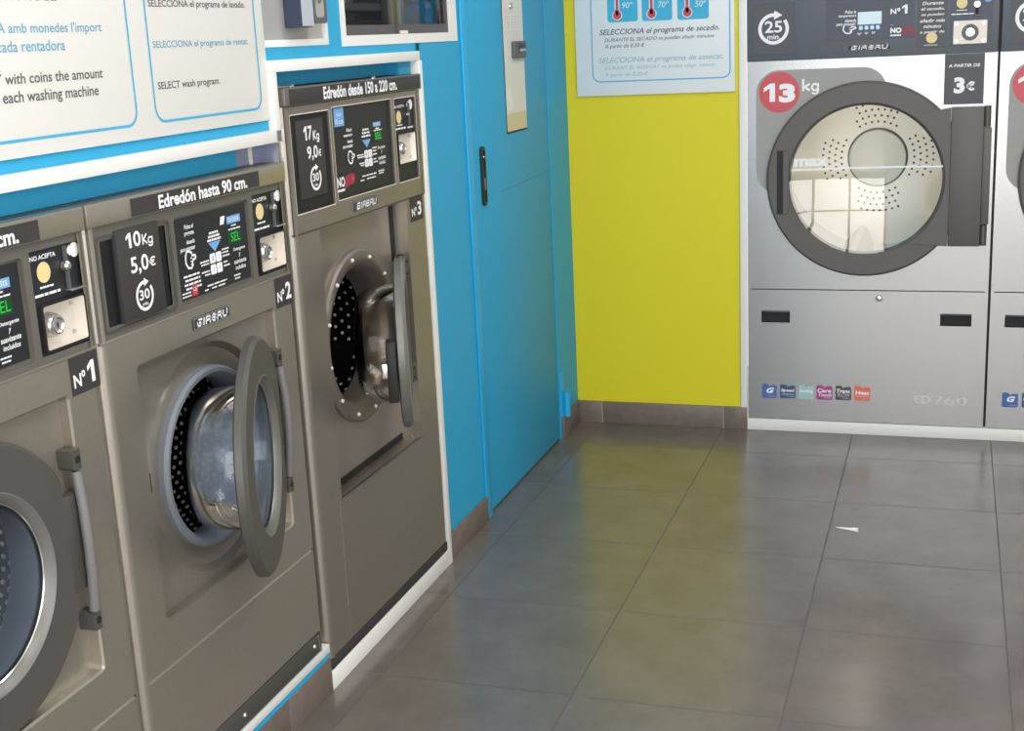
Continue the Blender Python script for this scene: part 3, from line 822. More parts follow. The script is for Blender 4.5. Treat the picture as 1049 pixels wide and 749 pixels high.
def large_washer():
    X0 = -1.725
    root = empty('washing_machine', (KX, KS*X0 + KY, KS*0.03 + KZ), PI/2); root.scale = (KS, KS, KS)
    N = lambda: M(X0, 0.03)
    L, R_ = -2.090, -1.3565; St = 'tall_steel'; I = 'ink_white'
    rr = 0.018
    m = N()
    prof = [(L, 0.80)] + [(L + rr - rr*math.cos(t), rr - rr*math.sin(t)) for t in [PI/2*k/5 for k in range(6)]]
    profR = [(R_ - (p[0]-L), p[1]) for p in reversed(prof)]
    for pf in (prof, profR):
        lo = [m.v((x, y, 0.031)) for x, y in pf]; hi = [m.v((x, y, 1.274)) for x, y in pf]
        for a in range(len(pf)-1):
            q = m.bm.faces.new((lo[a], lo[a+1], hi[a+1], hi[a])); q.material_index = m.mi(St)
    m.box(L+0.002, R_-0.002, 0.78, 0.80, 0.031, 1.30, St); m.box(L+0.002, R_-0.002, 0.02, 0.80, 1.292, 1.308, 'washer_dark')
    m.box(L+0.012, R_-0.012, 0.03, 0.78, 0.031, 0.04, 'washer_dark')
    m.build('cabinet', root)
    a0, a1 = L+rr, R_-rr
    D = 0.04; cx, cz = -1.735, 0.722
    ro = rect(-1.972, -1.490, 0.399, 1.010)
    m = N()
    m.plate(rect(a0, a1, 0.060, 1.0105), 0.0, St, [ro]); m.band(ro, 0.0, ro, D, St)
    m.build('front_panel', root)
    m = N()
    b = rect(-1.972, -1.490, 0.399, 1.010)
    m.plate(b, D, 'recess_steel', [circ(cx, cz, 0.205, 64)]); m.box(-1.971, -1.525, D-0.002, D+0.001, 0.400, 0.416, 'black'); m.box(-1.512, -1.4905, D-0.002, D+0.001, 0.86, 1.009, 'black')  # black strips paint the shade at the recess foot and upper right corner
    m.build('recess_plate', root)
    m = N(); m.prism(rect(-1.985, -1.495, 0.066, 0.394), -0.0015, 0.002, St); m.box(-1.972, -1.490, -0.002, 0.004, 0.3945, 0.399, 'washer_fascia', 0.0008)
    for bx in (-1.96, -1.505): m.lathe(bx, 0.402, [(0.0035, D*0.5), (0.003, D*0.5-0.003), (0, D*0.5-0.003)], 'steel_bright', 10)
    m.build('service_panel', root)
    m = N(); m.box(L+0.004, R_-0.004, 0.0, 0.03, 0.031, 0.057, 'sign_black', 0.002); m.build('toe_kick', root)
    m = N(); F = 'washer_fascia'
    w1 = rrect(-2.066, -1.882, 1.053, 1.257, 0.004, 3); w2 = rrect(-1.8685, -1.542, 1.0575, 1.261, 0.004, 3); w3 = rrect(-1.525, -1.390, 1.0565, 1.260, 0.004, 3)
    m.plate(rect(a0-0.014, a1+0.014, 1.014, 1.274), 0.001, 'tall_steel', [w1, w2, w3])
    for wi in (w1, w2, w3):
        m.band(wi, 0.001, wi, 0.008, F); m.line(wi, 0.0025, 0.0004, 'coin_steel', closed=True)
    m.box(a0-0.014, a1+0.014, 0.002, 0.02, 1.010, 1.0145, 'washer_dark')
    m.build('control_fascia', root)
    m = N(); m.box(L+0.001, R_-0.001, -0.006, 0.03, 1.2755, 1.3125, F, 0.002)
    for q in (-2.035, -1.625): m.lathe(q, 1.3125, [(0.007, 0.006), (0.006, 0.002), (0, 0.002)], 'steel_bright', 10)
    m.build('header', root)
    m = N(); m.box(-2.07, -1.371, -0.008, -0.006, 1.2785, 1.3095, 'sign_black', 0.0004)
    m.text('Edredón desde 150 a 220 cm.', -1.919, -1.520, 1.2805, 1.3075, -0.0087, I, bold=0.03); m.build('header_sign', root)
    m = N(); m.prism(w1, 0.006, 0.009, 'black'); m.build('price_window', root)
    m = N(); y = 0.0022
    m.box(-2.036, -1.912, 0.003, 0.007, 1.081, 1.243, 'sign_black', 0.0005)
    m.one(-2.005, -1.991, 1.201, 1.230, y, I); m.text('7', -1.986, -1.966, 1.201, 1.230, y, I, bold=0.02); m.kg(-1.963, -1.934, 1.193, 1.219, y, I)
    m.text('9,0', -1.996, -1.946, 1.157, 1.188, y, I, bold=0.02); m.text('€', -1.944, -1.930, 1.163, 1.178, y, I, bold=0.02)
    clock_icon(m, -1.965, 1.119, 0.0265, y, I, '30', (-0.58, 0.55, -0.24, 0.42), 'min.', (-0.34, 0.34, -0.62, -0.40))
    m.build('price_card', root)
    m = N(); y = 0.0052
    m.prism(w2, 0.006, 0.009, 'panel_black')
    m.plate(rect(-1.850, -1.800, 1.217, 1.257), y, 'ink_blue'); m.text('AQUA', -1.838, -1.813, 1.238, 1.246, y-.0003, I); m.text('10 cm', -1.846, -1.806, 1.222, 1.234, y-.0003, 'ink_white')
    for k, (t_, x) in enumerate((('Pulse la', -1.792), ('temperatura', -1.808), ('deseada', -1.790), ('para empezar', -1.815))):
        m.text(t_, x, -1.763, 1.202-0.0125*k, 1.210-0.0125*k, y, I, bold=0.02, shear=0.15)
    hand_icon(m, -1.775, 1.146, 0.034, 0.030, y, I)
    m.plate(rect(-1.646, -1.602, 1.202, 1.2125), y, 'ink_blue'); m.text('DOSIS', -1.641, -1.607, 1.204, 1.210, y-.0003, I)
    m.bars(-1.632, -1.612, 1.196, 1.199, y, I, 61); m.bars(-1.643, -1.596, 1.192, 1.1945, y, I, 62)
    m.plate(rect(-1.646, -1.595, 1.169, 1.1905), y, 'led_back'); m.text('SEL', -1.638, -1.602, 1.172, 1.188, y-.0003, 'led_green', bold=0.0)
    for k in range(3): m.bars(-1.706-.003*k, -1.672+.004*k, 1.198-.0075*k, 1.202-.0075*k, y, I, 70+k)
    m.plate([(-1.711, 1.1765), (-1.688, 1.158), (-1.664, 1.1765)], y, 'ink_blue')
    for bx, bz, d_ in ((0, 1, '1'), (1, 1, '2'), (0, 0, '3'), (1, 0, '4')):
        x = -1.7045 + 0.0225*bx; z = 1.1145 + 0.020*bz
        m.plate(rrect(x, x+0.0205, z, z+0.018, 0.003), y, I); m.text(d_, x+.007, x+.0135, z+.0045, z+.0135, y-.0003, 'ink_grey')
    for (x0, x1, z) in ((-1.745, -1.708, 1.143), (-1.742, -1.708, 1.138), (-1.735, -1.708, 1.124), (-1.728, -1.708, 1.119), (-1.658, -1.632, 1.153), (-1.658, -1.636, 1.146), (-1.658, -1.634, 1.138), (-1.656, -1.64, 1.127), (-1.656, -1.632, 1.12)):
        m.bars(x0, x1, z, z+0.003, y, I, int(x0*-9999))
    for k, (t_, hw) in enumerate((('Detergente', .021), ('y', .003), ('suavizante', .0215), ('incluidos', .018))):
        m.text(t_, -1.606-hw, -1.606+hw, 1.147-0.0115*k, 1.156-0.0115*k, y, I, bold=0.015, shear=0.15)
    for (x0, x1, z) in ((-1.725, -1.645, 1.094), (-1.735, -1.715, 1.085), (-1.70, -1.65, 1.086), (-1.632, -1.598, 1.0965), (-1.63, -1.603, 1.091)):
        m.bars(x0, x1, z, z+0.003, y, I, int(x0*-9999))
    m.text('NO', -1.8585, -1.820, 1.084, 1.107, y-.0003, I, bold=0.03); m.bars(-1.857, -1.822, 1.0745, 1.080, y, I, 81)
    m.plate([(-1.822, 1.077), (-1.80, 1.083), (-1.767, 1.086), (-1.765, 1.107), (-1.79, 1.110), (-1.818, 1.105)], y, 'ink_darkred'); m.plate(rect(-1.782, -1.771, 1.094, 1.101), y-.0003, 'ink_red')
    m.build('program_panel', root)
    m = N(); y = 0.0052
    m.prism(w3, 0.006, 0.009, 'panel_black', holes=[rrect(-1.5145, -1.4045, 1.0995, 1.1745, 0.004)])
    m.text('NO ACEPTA', -1.516, -1.452, 1.236, 1.2425, y, I, bold=0.02); m.plate(circ(-1.489, 1.2135, 0.0155, 32), y, 'coin_yellow')
    m.bars(-1.503, -1.47, 1.193, 1.196, y, I, 91); m.bars(-1.515, -1.45, 1.184, 1.188, y, I, 92); m.bars(-1.437, -1.402, 1.183, 1.187, y, I, 93)
    m.plate([(-1.437, 1.240), (-1.427, 1.250), (-1.427, 1.230)], y, I); m.plate(circ(-1.412, 1.240, 0.0125, 24), y, I)
    m.box(-1.4315, -1.4285, 0.0, 0.0055, 1.19, 1.245, 'dark_grey_plastic'); m.lathe(-1.434, 1.217, [(0.006, 0.005), (0.005, 0.0), (0, 0.0)], 'lock_steel', 12)
    m.build('coin_panel', root)
    m = N()
    o1 = rrect(-1.515, -1.404, 1.099, 1.175, 0.004); o2 = rrect(-1.5125, -1.4065, 1.1015, 1.1725, 0.003); o3 = rrect(-1.508, -1.411, 1.106, 1.168, 0.004)
    m.band(o1, 0.0055, o1, -0.001, 'black'); m.band(o1, -0.001, o2, -0.001, 'black'); m.band(o2, -0.001, o3, 0.012, 'coin_steel'); m.plate(o3, 0.012, 'coin_steel')
    for bx, bz in ((-1.503, 1.162), (-1.416, 1.162), (-1.503, 1.112), (-1.416, 1.112)): m.lathe(bx, bz, [(0.0035, 0.012), (0.003, 0.0095), (0, 0.0095)], 'lock_steel', 10)
    m.build('coin_box', root)
    m = N(); m.lathe(-1.484, 1.137, [(0.018, 0.012), (0.016, 0.002), (0.013, -0.002), (0.009, -0.003), (0.008, 0.0)], 'lock_steel', 20); m.lathe(-1.484, 1.137, [(0.0085, 0.0), (0, 0.0)], 'mid_grey', 20); m.build('coin_box_lock', root)
    m = N(); brand_plate(m, -1.792, -1.664, 1.0225, 1.0455, 0.001); m.build('brand_badge', root)
    m = N(); m.box(-1.4675, -1.3885, -0.0015, 0.001, 0.9515, 1.0115, 'sign_black')
    m.text('N', -1.463, -1.443, 0.965, 0.985, -0.002, I, bold=0.025); m.text('º', -1.441, -1.431, 0.977, 0.987, -0.002, I, bold=0.02); m.text('3', -1.425, -1.399, 0.964, 0.999, -0.002, I, bold=0.03)
    m.build('number_sign', root)
    # port ring with bolts, drum
    m = N()
    prof = [(0.207, D), (0.206, D-0.008), (0.200, D-0.013), (0.188, D-0.0135), (0.170, D-0.008), (0.160, D+0.004), (0.155, D+0.02), (0.154, D+0.065)]
    m.lathe(cx, cz, prof, 'port_steel', 72)
    for q in range(12):
        a = PI/2 + 2*PI*(q+0.35)/12
        bx, bz = cx + 0.188*math.cos(a), cz + 0.188*math.sin(a)
        m.lathe(bx, bz, [(0.005, D-0.012), (0.0045, D-0.016), (0.002, D-0.018), (0, D-0.018)], 'drum_stud', 10)
    m.build('door_port', root)
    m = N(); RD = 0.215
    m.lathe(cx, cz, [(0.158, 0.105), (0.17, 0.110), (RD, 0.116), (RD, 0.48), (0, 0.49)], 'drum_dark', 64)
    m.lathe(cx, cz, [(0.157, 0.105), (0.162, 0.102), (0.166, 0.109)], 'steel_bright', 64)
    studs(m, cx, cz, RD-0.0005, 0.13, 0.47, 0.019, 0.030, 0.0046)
    for q in range(3):
        a = 2*PI*q/3 - 0.55
        p = [(cx + RD*math.cos(a+d), cz + RD*math.sin(a+d)) for d in (-0.22, 0.22)] + [(cx + (RD-0.05)*math.cos(a+0.06), cz + (RD-0.05)*math.sin(a+0.06)), (cx + (RD-0.05)*math.cos(a-0.06), cz + (RD-0.05)*math.sin(a-0.06))]
        m.prism(p, 0.15, 0.46, 'drum_dark')
    m.build('drum', root)
    hx = -1.508
    for z0, z1 in ((0.815, 0.875), (0.545, 0.60)):
        m = N()
        m.box(hx-0.004, -1.491, 0.004, 0.034, z0, z1, 'washer_dark', 0.003); m.lathe(hx+0.004, z0+0.015, [(0.004, 0.0035), (0.003, 0.001), (0, 0.001)], 'black', 8); m.lathe(hx+0.004, z1-0.015, [(0.004, 0.0035), (0.003, 0.001), (0, 0.001)], 'black', 8)
        m.build('hinge_bracket', root)
    m = N(); m.tube([(hx+0.002, 0.02, 0.545), (hx+0.002, 0.02, 0.875)], 0.009, 'washer_dark', 10)
    m.build('hinge_pin', root)
    ax = hx - 0.225; piv = 0.022
    dm = M(hx, 0.03, piv)
    ring_disc(dm, ax, cz-0.02, 0.150, 0.200, 0.19, piv-0.016, piv+0.009, 'door_ring_light', 0.007)
    dm.lathe(ax, cz-0.02, [(0.150, piv-0.016), (0.142, piv-0.011), (0.138, piv+0.009)], 'door_ring_grey', 64)
    dm.box(ax+0.17, hx, piv-0.012, piv+0.006, cz-0.10, cz+0.06, 'door_ring_grey', 0.003)
    d = dm.build('door', root); d.location = (hx - X0, piv, 0); d.rotation_euler = (0, 0, math.radians(22))
    g = M(hx, 0.03, piv)
    for rs, dy in ((1.0, 0.0), (0.955, -0.007)):
        g.lathe(ax, cz-0.02, [(r*rs, piv + yy + dy) for r, yy in ((0.140, 0.008), (0.139, 0.04), (0.135, 0.07), (0.125, 0.092), (0.103, 0.104), (0.06, 0.110), (0.0, 0.111))], 'clear_glass', 64)
    g.build('door_glass', d)
    h = M(hx, 0.03, piv); h.box(ax-0.212, ax-0.17, piv+0.010, piv+0.032, cz-0.11, cz+0.03, 'black', 0.004); h.box(ax-0.205, ax-0.185, piv+0.016, piv+0.045, cz-0.055, cz-0.02, 'steel_bright', 0.003); h.build('latch', d)
    tag(root, 'tall steel washing machine numbered 3 in a white frame beside the blue door, door ajar', 'washing machine')
    return root
large_washer()

# ------------------------------------------------------------------ tumble dryers
def dryer(ox, number, label):
    root = empty('tumble_dryer', (1.017 + ox, 0.0, 0.0405))
    N = lambda: M(1.017, 0.0405)
    L, R_ = 0.6255, 1.4095; St = 'dryer_steel'; I = 'ink_white'; ZT = 1.70
    m = N()
    m.box(L, L+0.01, 0.003, 0.84, 0.041, ZT, St); m.box(R_-0.01, R_, 0.003, 0.84, 0.041, ZT, St); m.box(L, R_, 0.82, 0.84, 0.041, ZT, St); m.box(L, R_, 0.003, 0.84, ZT-0.01, ZT, St); m.box(L, R_, 0.02, 0.84, 0.041, 0.05, St)
    m.build('cabinet', root)
    cx, cz = 1.012, 0.879
    m = N(); m.plate(rect(L, R_, 0.508, 1.273), 0.0, St, [circ(cx, cz, 0.27, 64)]); m.band(rect(L, R_, 0.508, 1.273), 0.0, rect(L, R_, 0.508, 1.273), 0.02, St)
    m.box(L+0.002, R_-0.002, 0.006, 0.02, 0.500, 0.51, 'black'); m.build('front_panel', root)
    m = N()
    h1 = rect(0.672, 0.769, 0.389, 0.431); h2 = rect(1.262, 1.361, 0.389, 0.431)
    o_ = rect(L, R_, 0.043, 0.5045)
    m.plate(o_, 0.0, St, [h1, h2]); m.band(o_, 0.0, o_, 0.02, St)
    for h in (h1, h2):
        m.band(h, 0.0, h, 0.02, 'black'); m.plate(h, 0.02, 'black')
    for a, b in ((0.672, 0.769), (1.262, 1.361)): m.box(a+.001, b-.001, -0.001, 0.012, 0.425, 0.4305, 'dryer_panel', 0.0008)
    m.build('service_panel', root)
    m = N(); m.lathe(1.064, 0.479, [(0.0115, -0.0002), (0.0105, -0.002), (0.0085, -0.0025), (0.008, -0.0005)], 'mid_grey', 24); m.lathe(1.064, 0.479, [(0.0082, -0.0005), (0.003, -0.002), (0, -0.002)], 'steel_bright', 24); m.build('panel_lock', root)
    # icon stickers and model lettering
    for k, (a, b, z0, z1, c, t1, t2) in enumerate(((0.674, 0.724, 0.117, 0.167, 'icon_blue', 'G', None), (0.736, 0.789, 0.118, 0.168, 'icon_navy', 'Speed', None), (0.799, 0.852, 0.118, 0.168, 'icon_teal', 'Saving', None), (0.861, 0.915, 0.118, 0.170, 'icon_magenta', 'Care', 'Touch'), (0.925, 0.978, 0.119, 0.170, 'icon_dark', 'Trans', 'FLOW'), (0.988, 1.042, 0.120, 0.171, 'icon_orange', 'Heat', None))):
        m = N(); w_ = b-a
        m.prism([(a+0.003, z0), (b-0.003, z0), (b, z0+0.003), (b, z1-0.006), (b-0.003, z1-0.003), (a+0.62*w_, z1-0.004), (a+0.5*w_, z1-0.009), (a+0.38*w_, z1), (a+0.003, z1), (a, z1-0.003), (a, z0+0.003)], -0.001, 0.0, c)
        y = -0.0014
        if t1 == 'G': m.text('G', a+0.30*w_, a+0.84*w_, z0+0.018, z0+0.038, y, I, bold=0.05, shear=0.3)
        elif t2:
            m.text(t1, a+0.06*w_, a+0.92*w_, z0+0.026, z0+0.040, y, I, bold=0.03, shear=0.1); m.text(t2, a+0.12*w_, a+0.94*w_, z0+0.012, z0+0.024, y, I if t2 == 'Touch' else 'ink_grey', bold=0.02, shear=0.2)
        else: m.text(t1, a+0.08*w_, a+0.93*w_, z0+0.021, z0+0.035, y, I if c != 'icon_teal' else 'decal_text', bold=0.03, shear=0.1)
        m.bars(a+0.45*w_, a+0.92*w_, z0+0.006, z0+0.0085, y, 'ink_grey', 200+k)
        if k in (1, 5): m.bars(a+0.12*w_, a+0.9*w_, z0+0.013, z0+0.017, y, 'ink_grey', 210+k)
        m.build('feature_sticker', root)
    m = N(); m.text('ED', 1.188, 1.240, 0.119, 0.147, -0.0012, 'ed_text', bold=0.03); m.text('260', 1.246, 1.356, 0.118, 0.148, -0.0012, 'ed_text', bold=0.0); m.build('model_lettering', root)
    # decal with the load badge
    m = N(); dec = [p for p in rrect(0.655, 1.075, 0.835, 1.243, 0.075, 8)][:27]
    dec += [(cx + 0.29*math.cos(math.radians(a)), cz + 0.29*math.sin(math.radians(a))) for a in [188.7 - 111.2*k/24 for k in range(25)]]
    m.prism(dec, -0.0006, 0.0, 'dryer_decal'); m.kg(0.806, 0.861, 1.160, 1.212, -0.0013, 'decal_text', cap=False); m.build('load_decal', root)
    m = N(); m.lathe(0.7315, 1.171, [(0.0665, -0.0007), (0.066, -0.0016), (0, -0.0016)], 'badge_red', 48)
    m.one(0.681, 0.718, 1.141, 1.201, -0.0022, I); m.text('3', 0.731, 0.784, 1.137, 1.199, -0.0022, I, bold=0.06)
    m.build('load_badge', root)
    # control band
    m = N()
    m.box(L, R_, -0.004, 0.03, 1.2735, 1.60, 'dryer_fascia', 0.003); m.box(L, R_, -0.002, 0.03, 1.605, ZT, St, 0.002)
    m.build('control_fascia', root)
    m = N(); y = -0.0068
    m.prism(rrect(0.649, 0.781, 1.295, 1.457, 0.002, 2), -0.006, -0.004, 'dryer_card')
    clock_icon(m, 0.7135, 1.376, 0.051, y, I, '25', (-0.55, 0.55, -0.24, 0.50), 'min.', (-0.40, 0.44, -0.66, -0.34)); m.build('time_card', root)
    m = N(); y = -0.0062
    m.prism(rrect(0.882, 1.158, 1.329, 1.50, 0.006), -0.0055, -0.004, 'dryer_panel')
    for k, (t_, x) in enumerate((('Pulse la', 0.941), ('temperatura', 0.921), ('deseada', 0.941), ('para empezar', 0.914))):
        m.text(t_, x, 0.976, 1.413-0.0133*k, 1.4225-0.0133*k, y, I, bold=0.02, shear=0.15)
    hand_icon(m, 0.956, 1.3665, 0.040, 0.032, y, I)
    m.plate(rect(0.981, 1.055, 1.3765, 1.4155), y, 'lcd')
    for k in range(4):
        a = 0.9845 + 0.0175*k
        m.plate(rrect(a, a+0.0135, 1.359, 1.3735, 0.003), y, 'ink_blue'); m.plate(rrect(a+.002, a+0.0115, 1.361, 1.3715, 0.002), y-.0003, 'lcd')
    for k, t_ in enumerate(('90º', '70º', '50º')): m.text(t_, 0.981+0.022*k, 0.993+0.022*k, 1.344+.001*k, 1.351+.001*k, y, I, bold=0.02)
    m.text('N', 1.082, 1.100, 1.404, 1.421, y, I, bold=0.03); m.text('º', 1.103, 1.112, 1.412, 1.423, y, I, bold=0.03); (m.one(1.117, 1.134, 1.404, 1.432, y, I) if number == '1' else m.text(number, 1.115, 1.136, 1.404, 1.432, y, I, bold=0.04))
    m.text('NO', 1.083, 1.117, 1.345, 1.362, y, I, bold=0.05); m.bars(1.083, 1.116, 1.336, 1.3405, y, I, 301); m.bars(1.0835, 1.091, 1.3695, 1.3715, y, 'ink_grey', 302)
    m.plate([(1.119, 1.338), (1.156, 1.336), (1.155, 1.361), (1.138, 1.366), (1.121, 1.362)], y, 'ink_darkred'); m.plate(rect(1.128, 1.148, 1.343, 1.353), y-.0003, 'dryer_panel')
    m.build('display_panel', root)
    m = N(); brand_plate(m, 0.951, 1.086, 1.2945, 1.3145, -0.004); m.build('brand_badge', root)
    m = N(); y = -0.0062
    m.prism(rect(1.163, 1.2565, 1.297, 1.52), -0.0055, -0.004, 'dryer_card')
    for k, (t_, hw) in enumerate((('Durante', .032), ('el secado,', .035), ('se pueden', .035), ('añadir más', .038), ('minutos', .027), ('a partir de', .037))):
        m.text(t_, 1.2105-hw, 1.2105+hw, 1.427-0.0178*k, 1.4375-0.0178*k, y, 'ink_white', bold=0.015, shear=0.2)
    m.lathe(1.2095, 1.3255, [(0.017, -0.0056), (0.016, -0.0066), (0, -0.0066)], 'coin_yellow', 28); m.bars(1.187, 1.227, 1.3015, 1.305, y, 'ink_grey', 303); m.build('instruction_strip', root)
    m = N(); y = -0.0062
    m.prism(rrect(1.2615, 1.3895, 1.2975, 1.56, 0.004), -0.0055, -0.004, 'dryer_panel')
    m.lathe(1.2975, 1.4275, [(0.0165, -0.0056), (0.0155, -0.0066), (0, -0.0066)], 'coin_yellow', 28); m.bars(1.282, 1.313, 1.4045, 1.407, y, I, 304); m.bars(1.267, 1.333, 1.3925, 1.396, y, I, 305)
    m.plate(circ(1.375, 1.440, 0.013, 20), y, 'ink_blue')
    m.box(1.3385, 1.3475, -0.008, -0.0055, 1.392, 1.46, 'black', 0.0008); m.lathe(1.3425, 1.422, [(0.011, -0.006), (0.010, -0.013), (0, -0.014)], 'lock_steel', 20)
    m.tube([(1.332, -0.008, 1.386), (1.342, -0.012, 1.389), (1.353, -0.008, 1.386)], 0.0015, 'lock_steel', 6)
    m.build('coin_panel', root)
    m = N()
    m.prism(rrect(1.2745, 1.3745, 1.3025, 1.3735, 0.002, 2), -0.009, -0.0055, 'coin_steel')
    for bx, bz in ((1.284, 1.364), (1.365, 1.364), (1.284, 1.311), (1.365, 1.311)): m.lathe(bx, bz, [(0.0062, -0.009), (0.0055, -0.0115), (0.004, -0.0115), (0.0035, -0.0100), (0, -0.0100)], 'lock_steel', 14)
    m.lathe(1.3245, 1.3375, [(0.0255, -0.0092), (0.0245, -0.011), (0.0165, -0.011), (0.0155, -0.0092)], 'dark_grey_plastic', 32)
    m.lathe(1.3245, 1.3375, [(0.0155, -0.0092), (0.014, -0.013), (0.007, -0.014), (0.006, -0.012), (0, -0.012)], 'steel_bright', 24)
    m.build('coin_plate', root)
    m = N(); m.prism(rect(1.2515, 1.3715, 1.115, 1.2725), -0.0012, 0.0, 'dryer_card')
    m.text('A PARTIR DE', 1.263, 1.359, 1.231, 1.241, -0.0017, I, bold=0.02, shear=0.15); m.text('3', 1.281, 1.314, 1.149, 1.200, -0.0017, I, bold=0.05); m.text('€', 1.319, 1.344, 1.157, 1.186, -0.0017, I, bold=0.05); m.build('price_sign', root)
    # door
    m = N(); Rg = 'dryer_ring'; n = 96
    T = -0.024
    o1 = circ(cx, cz, 0.320, n); o2 = circ(cx, cz, 0.313, n); i1 = circ(cx, cz, 0.252, n); i2 = circ(cx, cz, 0.243, n)
    m.band(o1, 0.0, o1, T+0.006, Rg); m.band(o1, T+0.006, o2, T, Rg); m.band(o2, T, i1, T, Rg); m.band(i1, T, i2, T+0.010, Rg); m.band(i2, T+0.010, i2, 0.02, 'black')
    arc = [(cx + 0.2535*math.cos(a), cz + 0.2535*math.sin(a)) for a in [math.radians(-55 + 110*k/28) for k in range(29)]]
    tr = [(1.2755, 0.661), (1.2755, 1.1045)]
    pl = arc + [(1.2755, 1.1045), (1.2755, 0.661)]
    m.prism(pl, T-0.004, -0.001, Rg)
    m.build('door', root)
    dobj = [o for o in root.children if o.name.startswith('door')][-1]
    m = N(); m.box(1.2775, 1.3755, T-0.004, -0.001, 0.661, 1.1065, Rg, 0.003); m.box(1.3765, 1.400, T, -0.001, 0.732, 1.040, Rg, 0.002)
    for z0, z1 in ((1.043, 1.1085), (0.663, 0.729)): m.tube([(1.386, -0.014, z0), (1.386, -0.014, z1)], 0.0105, 'washer_dark', 12)
    m.build('hinge', dobj)
    m = N(); m.plate(rect(0.727, 0.746, 0.768, 0.981), T-0.0006, 'black')
    dl = [(0.7475, 0.981), (0.7475, 0.768)] + [(0.752 + 0.016*math.sin(t), 0.79 - 0.022*math.cos(t)) for t in [PI/2*k/5 for k in range(6)]] + [(0.7672, 0.87)] + [(0.752 + 0.016*math.cos(t), 0.959 + 0.022*math.sin(t)) for t in [PI/2*k/5 for k in range(6)]]
    m.prism(dl, T-0.003, T, 'dryer_ring'); m.line(dl, 0.0015, T-0.0032, 'black', closed=True); m.build('handle', dobj)
    g = N(); g.lathe(cx, cz, [(0.245*k/10, T+0.0310-0.026*(k/10)**2) for k in range(10, -1, -1)], 'dryer_glass', 72); g.build('door_glass', dobj)
    g = N()
    def gy(x, z):
        r = math.hypot(x-cx, z-cz); return T + 0.0310 - 0.026*(r/0.245)**2 - 0.0008
    xs = [0.774 + (1.256-0.774)*k/24 for k in range(25)]
    va = [g.v((x, gy(x, 0.915), 0.9115 + 0.0065*k/24)) for k, x in enumerate(xs)]; vb = [g.v((x, gy(x, 0.92), 0.9175 + 0.0065*k/24)) for k, x in enumerate(xs)]
    for k in range(24):
        q = g.bm.faces.new((va[k], va[k+1], vb[k+1], vb[k])); q.material_index = g.mi('ink_white')
    g.text('max', 0.783, 0.894, 0.926, 0.953, gy, 'ink_white', bold=0.04); g.build('fill_line', dobj)
    # drum
    m = N(); Dr = 'dryer_drum'; RD = 0.335; yb = 0.74
    m.lathe(cx, cz, [(0.262, 0.0), (0.255, 0.05), (0.275, 0.075), (RD, 0.085), (RD, yb), (0.112, yb+0.01)], Dr, 64)
    m.lathe(cx, cz, [(0.112, yb+0.01), (0.106, yb-0.012), (0.1055, yb-0.0125)], 'dark_grey_plastic', 48); m.band(circ(cx, cz, 0.106, 48), yb-0.012, circ(cx, cz, 0.1035, 48), yb-0.0145, 'drum_disc'); m.plate(circ(cx, cz, 0.1035, 48), yb-0.0145, 'drum_disc')
    hb = m.mi('sign_black')
    for q in range(4):
        for j, rad in enumerate((0.135, 0.158, 0.181, 0.204)):
            for s_ in range(-3, 4):
                a = PI/2*q + (s_ + 0.5*(j % 2))*0.0235/rad*1.0
                yy = yb + 0.01 - 0.010*(rad-0.112)/(RD-0.112) - 0.0006
                m.plate(circ(cx + rad*math.cos(a), cz + rad*math.sin(a), 0.0046, 8), yy, 'sign_black')
    for q in range(3):
        a = 2*PI*q/3 + 0.35
        p = [(cx + RD*math.cos(a+d), cz + RD*math.sin(a+d)) for d in (-0.16, 0.16)] + [(cx + (RD-0.07)*math.cos(a+0.04), cz + (RD-0.07)*math.sin(a+0.04)), (cx + (RD-0.07)*math.cos(a-0.04), cz + (RD-0.07)*math.sin(a-0.04))]
        m.prism(p, 0.10, yb-0.02, Dr)
    m.build('drum', root)
    l = bpy.data.lights.new('drum_fill_light', 'POINT'); l.energy = 0.75; l.color = (1, 0.95, 0.86); l.shadow_soft_size = 0.03  # added fill that brightens the drum inside, not a known lamp
    lo = bpy.data.objects.new('drum_fill_light', l); C.objects.link(lo); lo.parent = root; lo.location = (0.0, 0.16, 1.09)
    tag(root, label, 'dryer', 'tumble dryers along the back wall')
    return root
dryer(0.0, '1', 'grey steel tumble dryer numbered 1 with round glass door, beside the yellow wall')
dryer(0.792, '2', 'second grey tumble dryer, only its left edge in view at the right of the photo')
m = M(); m.box(1.4105, 1.4165, 0.012, 0.3, 0.041, 1.70, 'black'); struct(m.build('trim_8'))

# ------------------------------------------------------------------ instruction boards
m = M(-2.9, 1.254)
m.box(-4.05, -2.150, -0.005, -0.0005, 1.2545, 2.05, 'poster_white', 0.0008)
y = -0.0055; U = 'poster_blue'
for a, b in ((-3.45, -2.607), (-2.551, -2.184)):
    m.line(rrect(a, b, 1.279, 2.0, 0.026, 8), 0.0045, y, U, closed=True)
K = 'poster_ink'; B = 'poster_ink_blue'
m.text('INSEREIX la moneda', -3.12, -2.78, 1.4752, 1.4935, y, K, shear=0.08)
m.text('PAGA amb monedes l\'import', -2.968, -2.677, 1.4250, 1.4445, y, B, shear=0.05, bold=0.012)
m.text('de cada rentadora', -2.961, -2.774, 1.4030, 1.4190, y, B, shear=0.05, bold=0.012)
m.text('PAY with coins the amount', -2.971, -2.688, 1.3585, 1.3740, y, K, shear=0.05, bold=0.012)
m.text('of each washing machine', -2.958, -2.704, 1.3275, 1.3490, y, K, shear=0.05, bold=0.012)
m.text('SELECCIONA el programa de lavado.', -2.540, -2.216, 1.4645, 1.4800, y, K, bold=0.012)
m.text('SELECCIONA el programa de rentat.', -2.539, -2.216, 1.3975, 1.4125, y, B, bold=0.012)
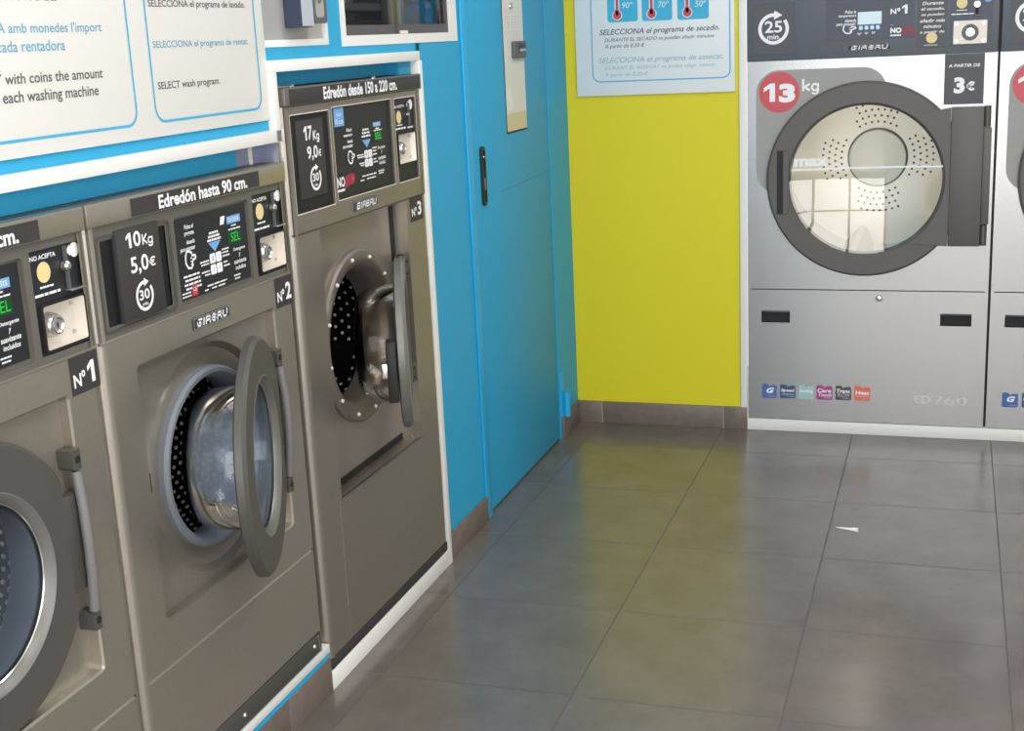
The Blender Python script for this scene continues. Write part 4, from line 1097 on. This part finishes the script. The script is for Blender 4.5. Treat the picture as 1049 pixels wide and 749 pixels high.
m.text('SELECT wash program.', -2.537, -2.333, 1.3290, 1.3450, y, K, bold=0.012)
o = m.build('instruction_board'); o.location = (0, -2.9, 1.254); o.rotation_euler = (0, 0, PI/2)
tag(o, 'large white instruction board with blue outlined boxes, on the blue wall above the washing machines', 'sign')

m = M(0.3, 1.18)
m.box(0.0405, 0.5865, -0.010, -0.0005, 1.1795, 2.02, 'poster_cool', 0.0008)
y = -0.0105
m.line(rrect(0.0985, 0.571, 1.2265, 1.98, 0.026, 8), 0.004, y, 'poster_blue', closed=True)
for k, (a, b, zb, cxb, t_, tx0) in enumerate(((0.156, 0.261, 1.423, 0.190, '90º', 0.208), (0.275, 0.379, 1.4215, 0.3085, '70º', 0.331), (0.396, 0.502, 1.4200, 0.4295, '50º', 0.456))):
    m.plate(rrect(a, b, zb, zb+0.19, 0.010), y, 'poster_teal')
    zc_ = 1.4455 - 0.001*k
    m.plate(circ(cxb, zc_, 0.0172, 28), y-0.0003, 'poster_cool'); m.plate(rect(cxb-0.008, cxb+0.008, zc_, zc_+0.14), y-0.0003, 'poster_cool')
    m.plate(circ(cxb, zc_, 0.0142, 28), y-0.0006, 'thermo_red'); m.plate(rect(cxb-0.0045, cxb+0.0045, zc_, zc_+0.11-0.03*k), y-0.0006, 'thermo_red')
    m.text(t_, tx0, tx0+0.036, 1.4675-0.004*k, 1.487-0.004*k, y-0.0003, 'poster_cool', shear=0.15)
    m.plate(circ(tx0+0.014, 1.515, 0.012, 16), y-0.0003, 'poster_cool')
m.text('SELECCIONA el programa de secado.', 0.126, 0.536, 1.3765, 1.4005, y, 'poster_ink', shear=0.25, bold=0.014)
m.text('DURANTE EL SECADO se pueden añadir minutos', 0.143, 0.519, 1.355, 1.371, y, 'poster_ink', shear=0.25, bold=0.006)
m.text('A partir de 0,20 €', 0.143, 0.283, 1.334, 1.3515, y, 'poster_ink', shear=0.25, bold=0.006)
m.text('SELECCIONA el programa de assecat.', 0.1195, 0.549, 1.283, 1.3065, y, 'poster_ink_pale', shear=0.25, bold=0.014)
m.text('DURANT EL ASSECAT es poden afegir minuts', 0.140, 0.521, 1.262, 1.277, y, 'poster_ink_pale', shear=0.25, bold=0.006)
m.text('A partir de 0,20 €', 0.140, 0.292, 1.239, 1.256, y, 'poster_ink_pale', shear=0.25, bold=0.006)
o = m.build('instruction_poster'); o.location = (0.3, 0, 1.18)
tag(o, 'white poster with three red thermometers hanging on the yellow wall', 'poster')

# ------------------------------------------------------------------ scrap of paper on the floor
m = M(1.036, 0.0, -0.921)
top = [(1.003, -0.912), (1.020, -0.913), (1.040, -0.916), (1.052, -0.913), (1.066, -0.917), (1.058, -0.922), (1.067, -0.935), (1.050, -0.928), (1.036, -0.923), (1.018, -0.918)]
zt = [0.001, 0.002, 0.003, 0.003, 0.005, 0.002, 0.004, 0.002, 0.003, 0.001]
lo = [m.v((a, b, 0.0005)) for a, b in top]; hi = [m.v((a, b, 0.0012+z)) for (a, b), z in zip(top, zt)]
mid = m.v((1.045, -0.920, 0.005)); i = m.mi('paper_white')
for k in range(10):
    j = (k+1) % 10
    for q in ((lo[k], lo[j], hi[j], hi[k]), (hi[k], hi[j], mid)):
        m.bm.faces.new(q).material_index = i
m.bm.faces.new(lo[::-1]).material_index = i
o = m.build('paper_scrap', smooth=10); o.location = (1.036, -0.921, 0)
tag(o, 'small crumpled white paper scrap lying on the floor tiles', 'litter')
bpy.data.objects.remove(_fo); bpy.data.curves.remove(_fc)
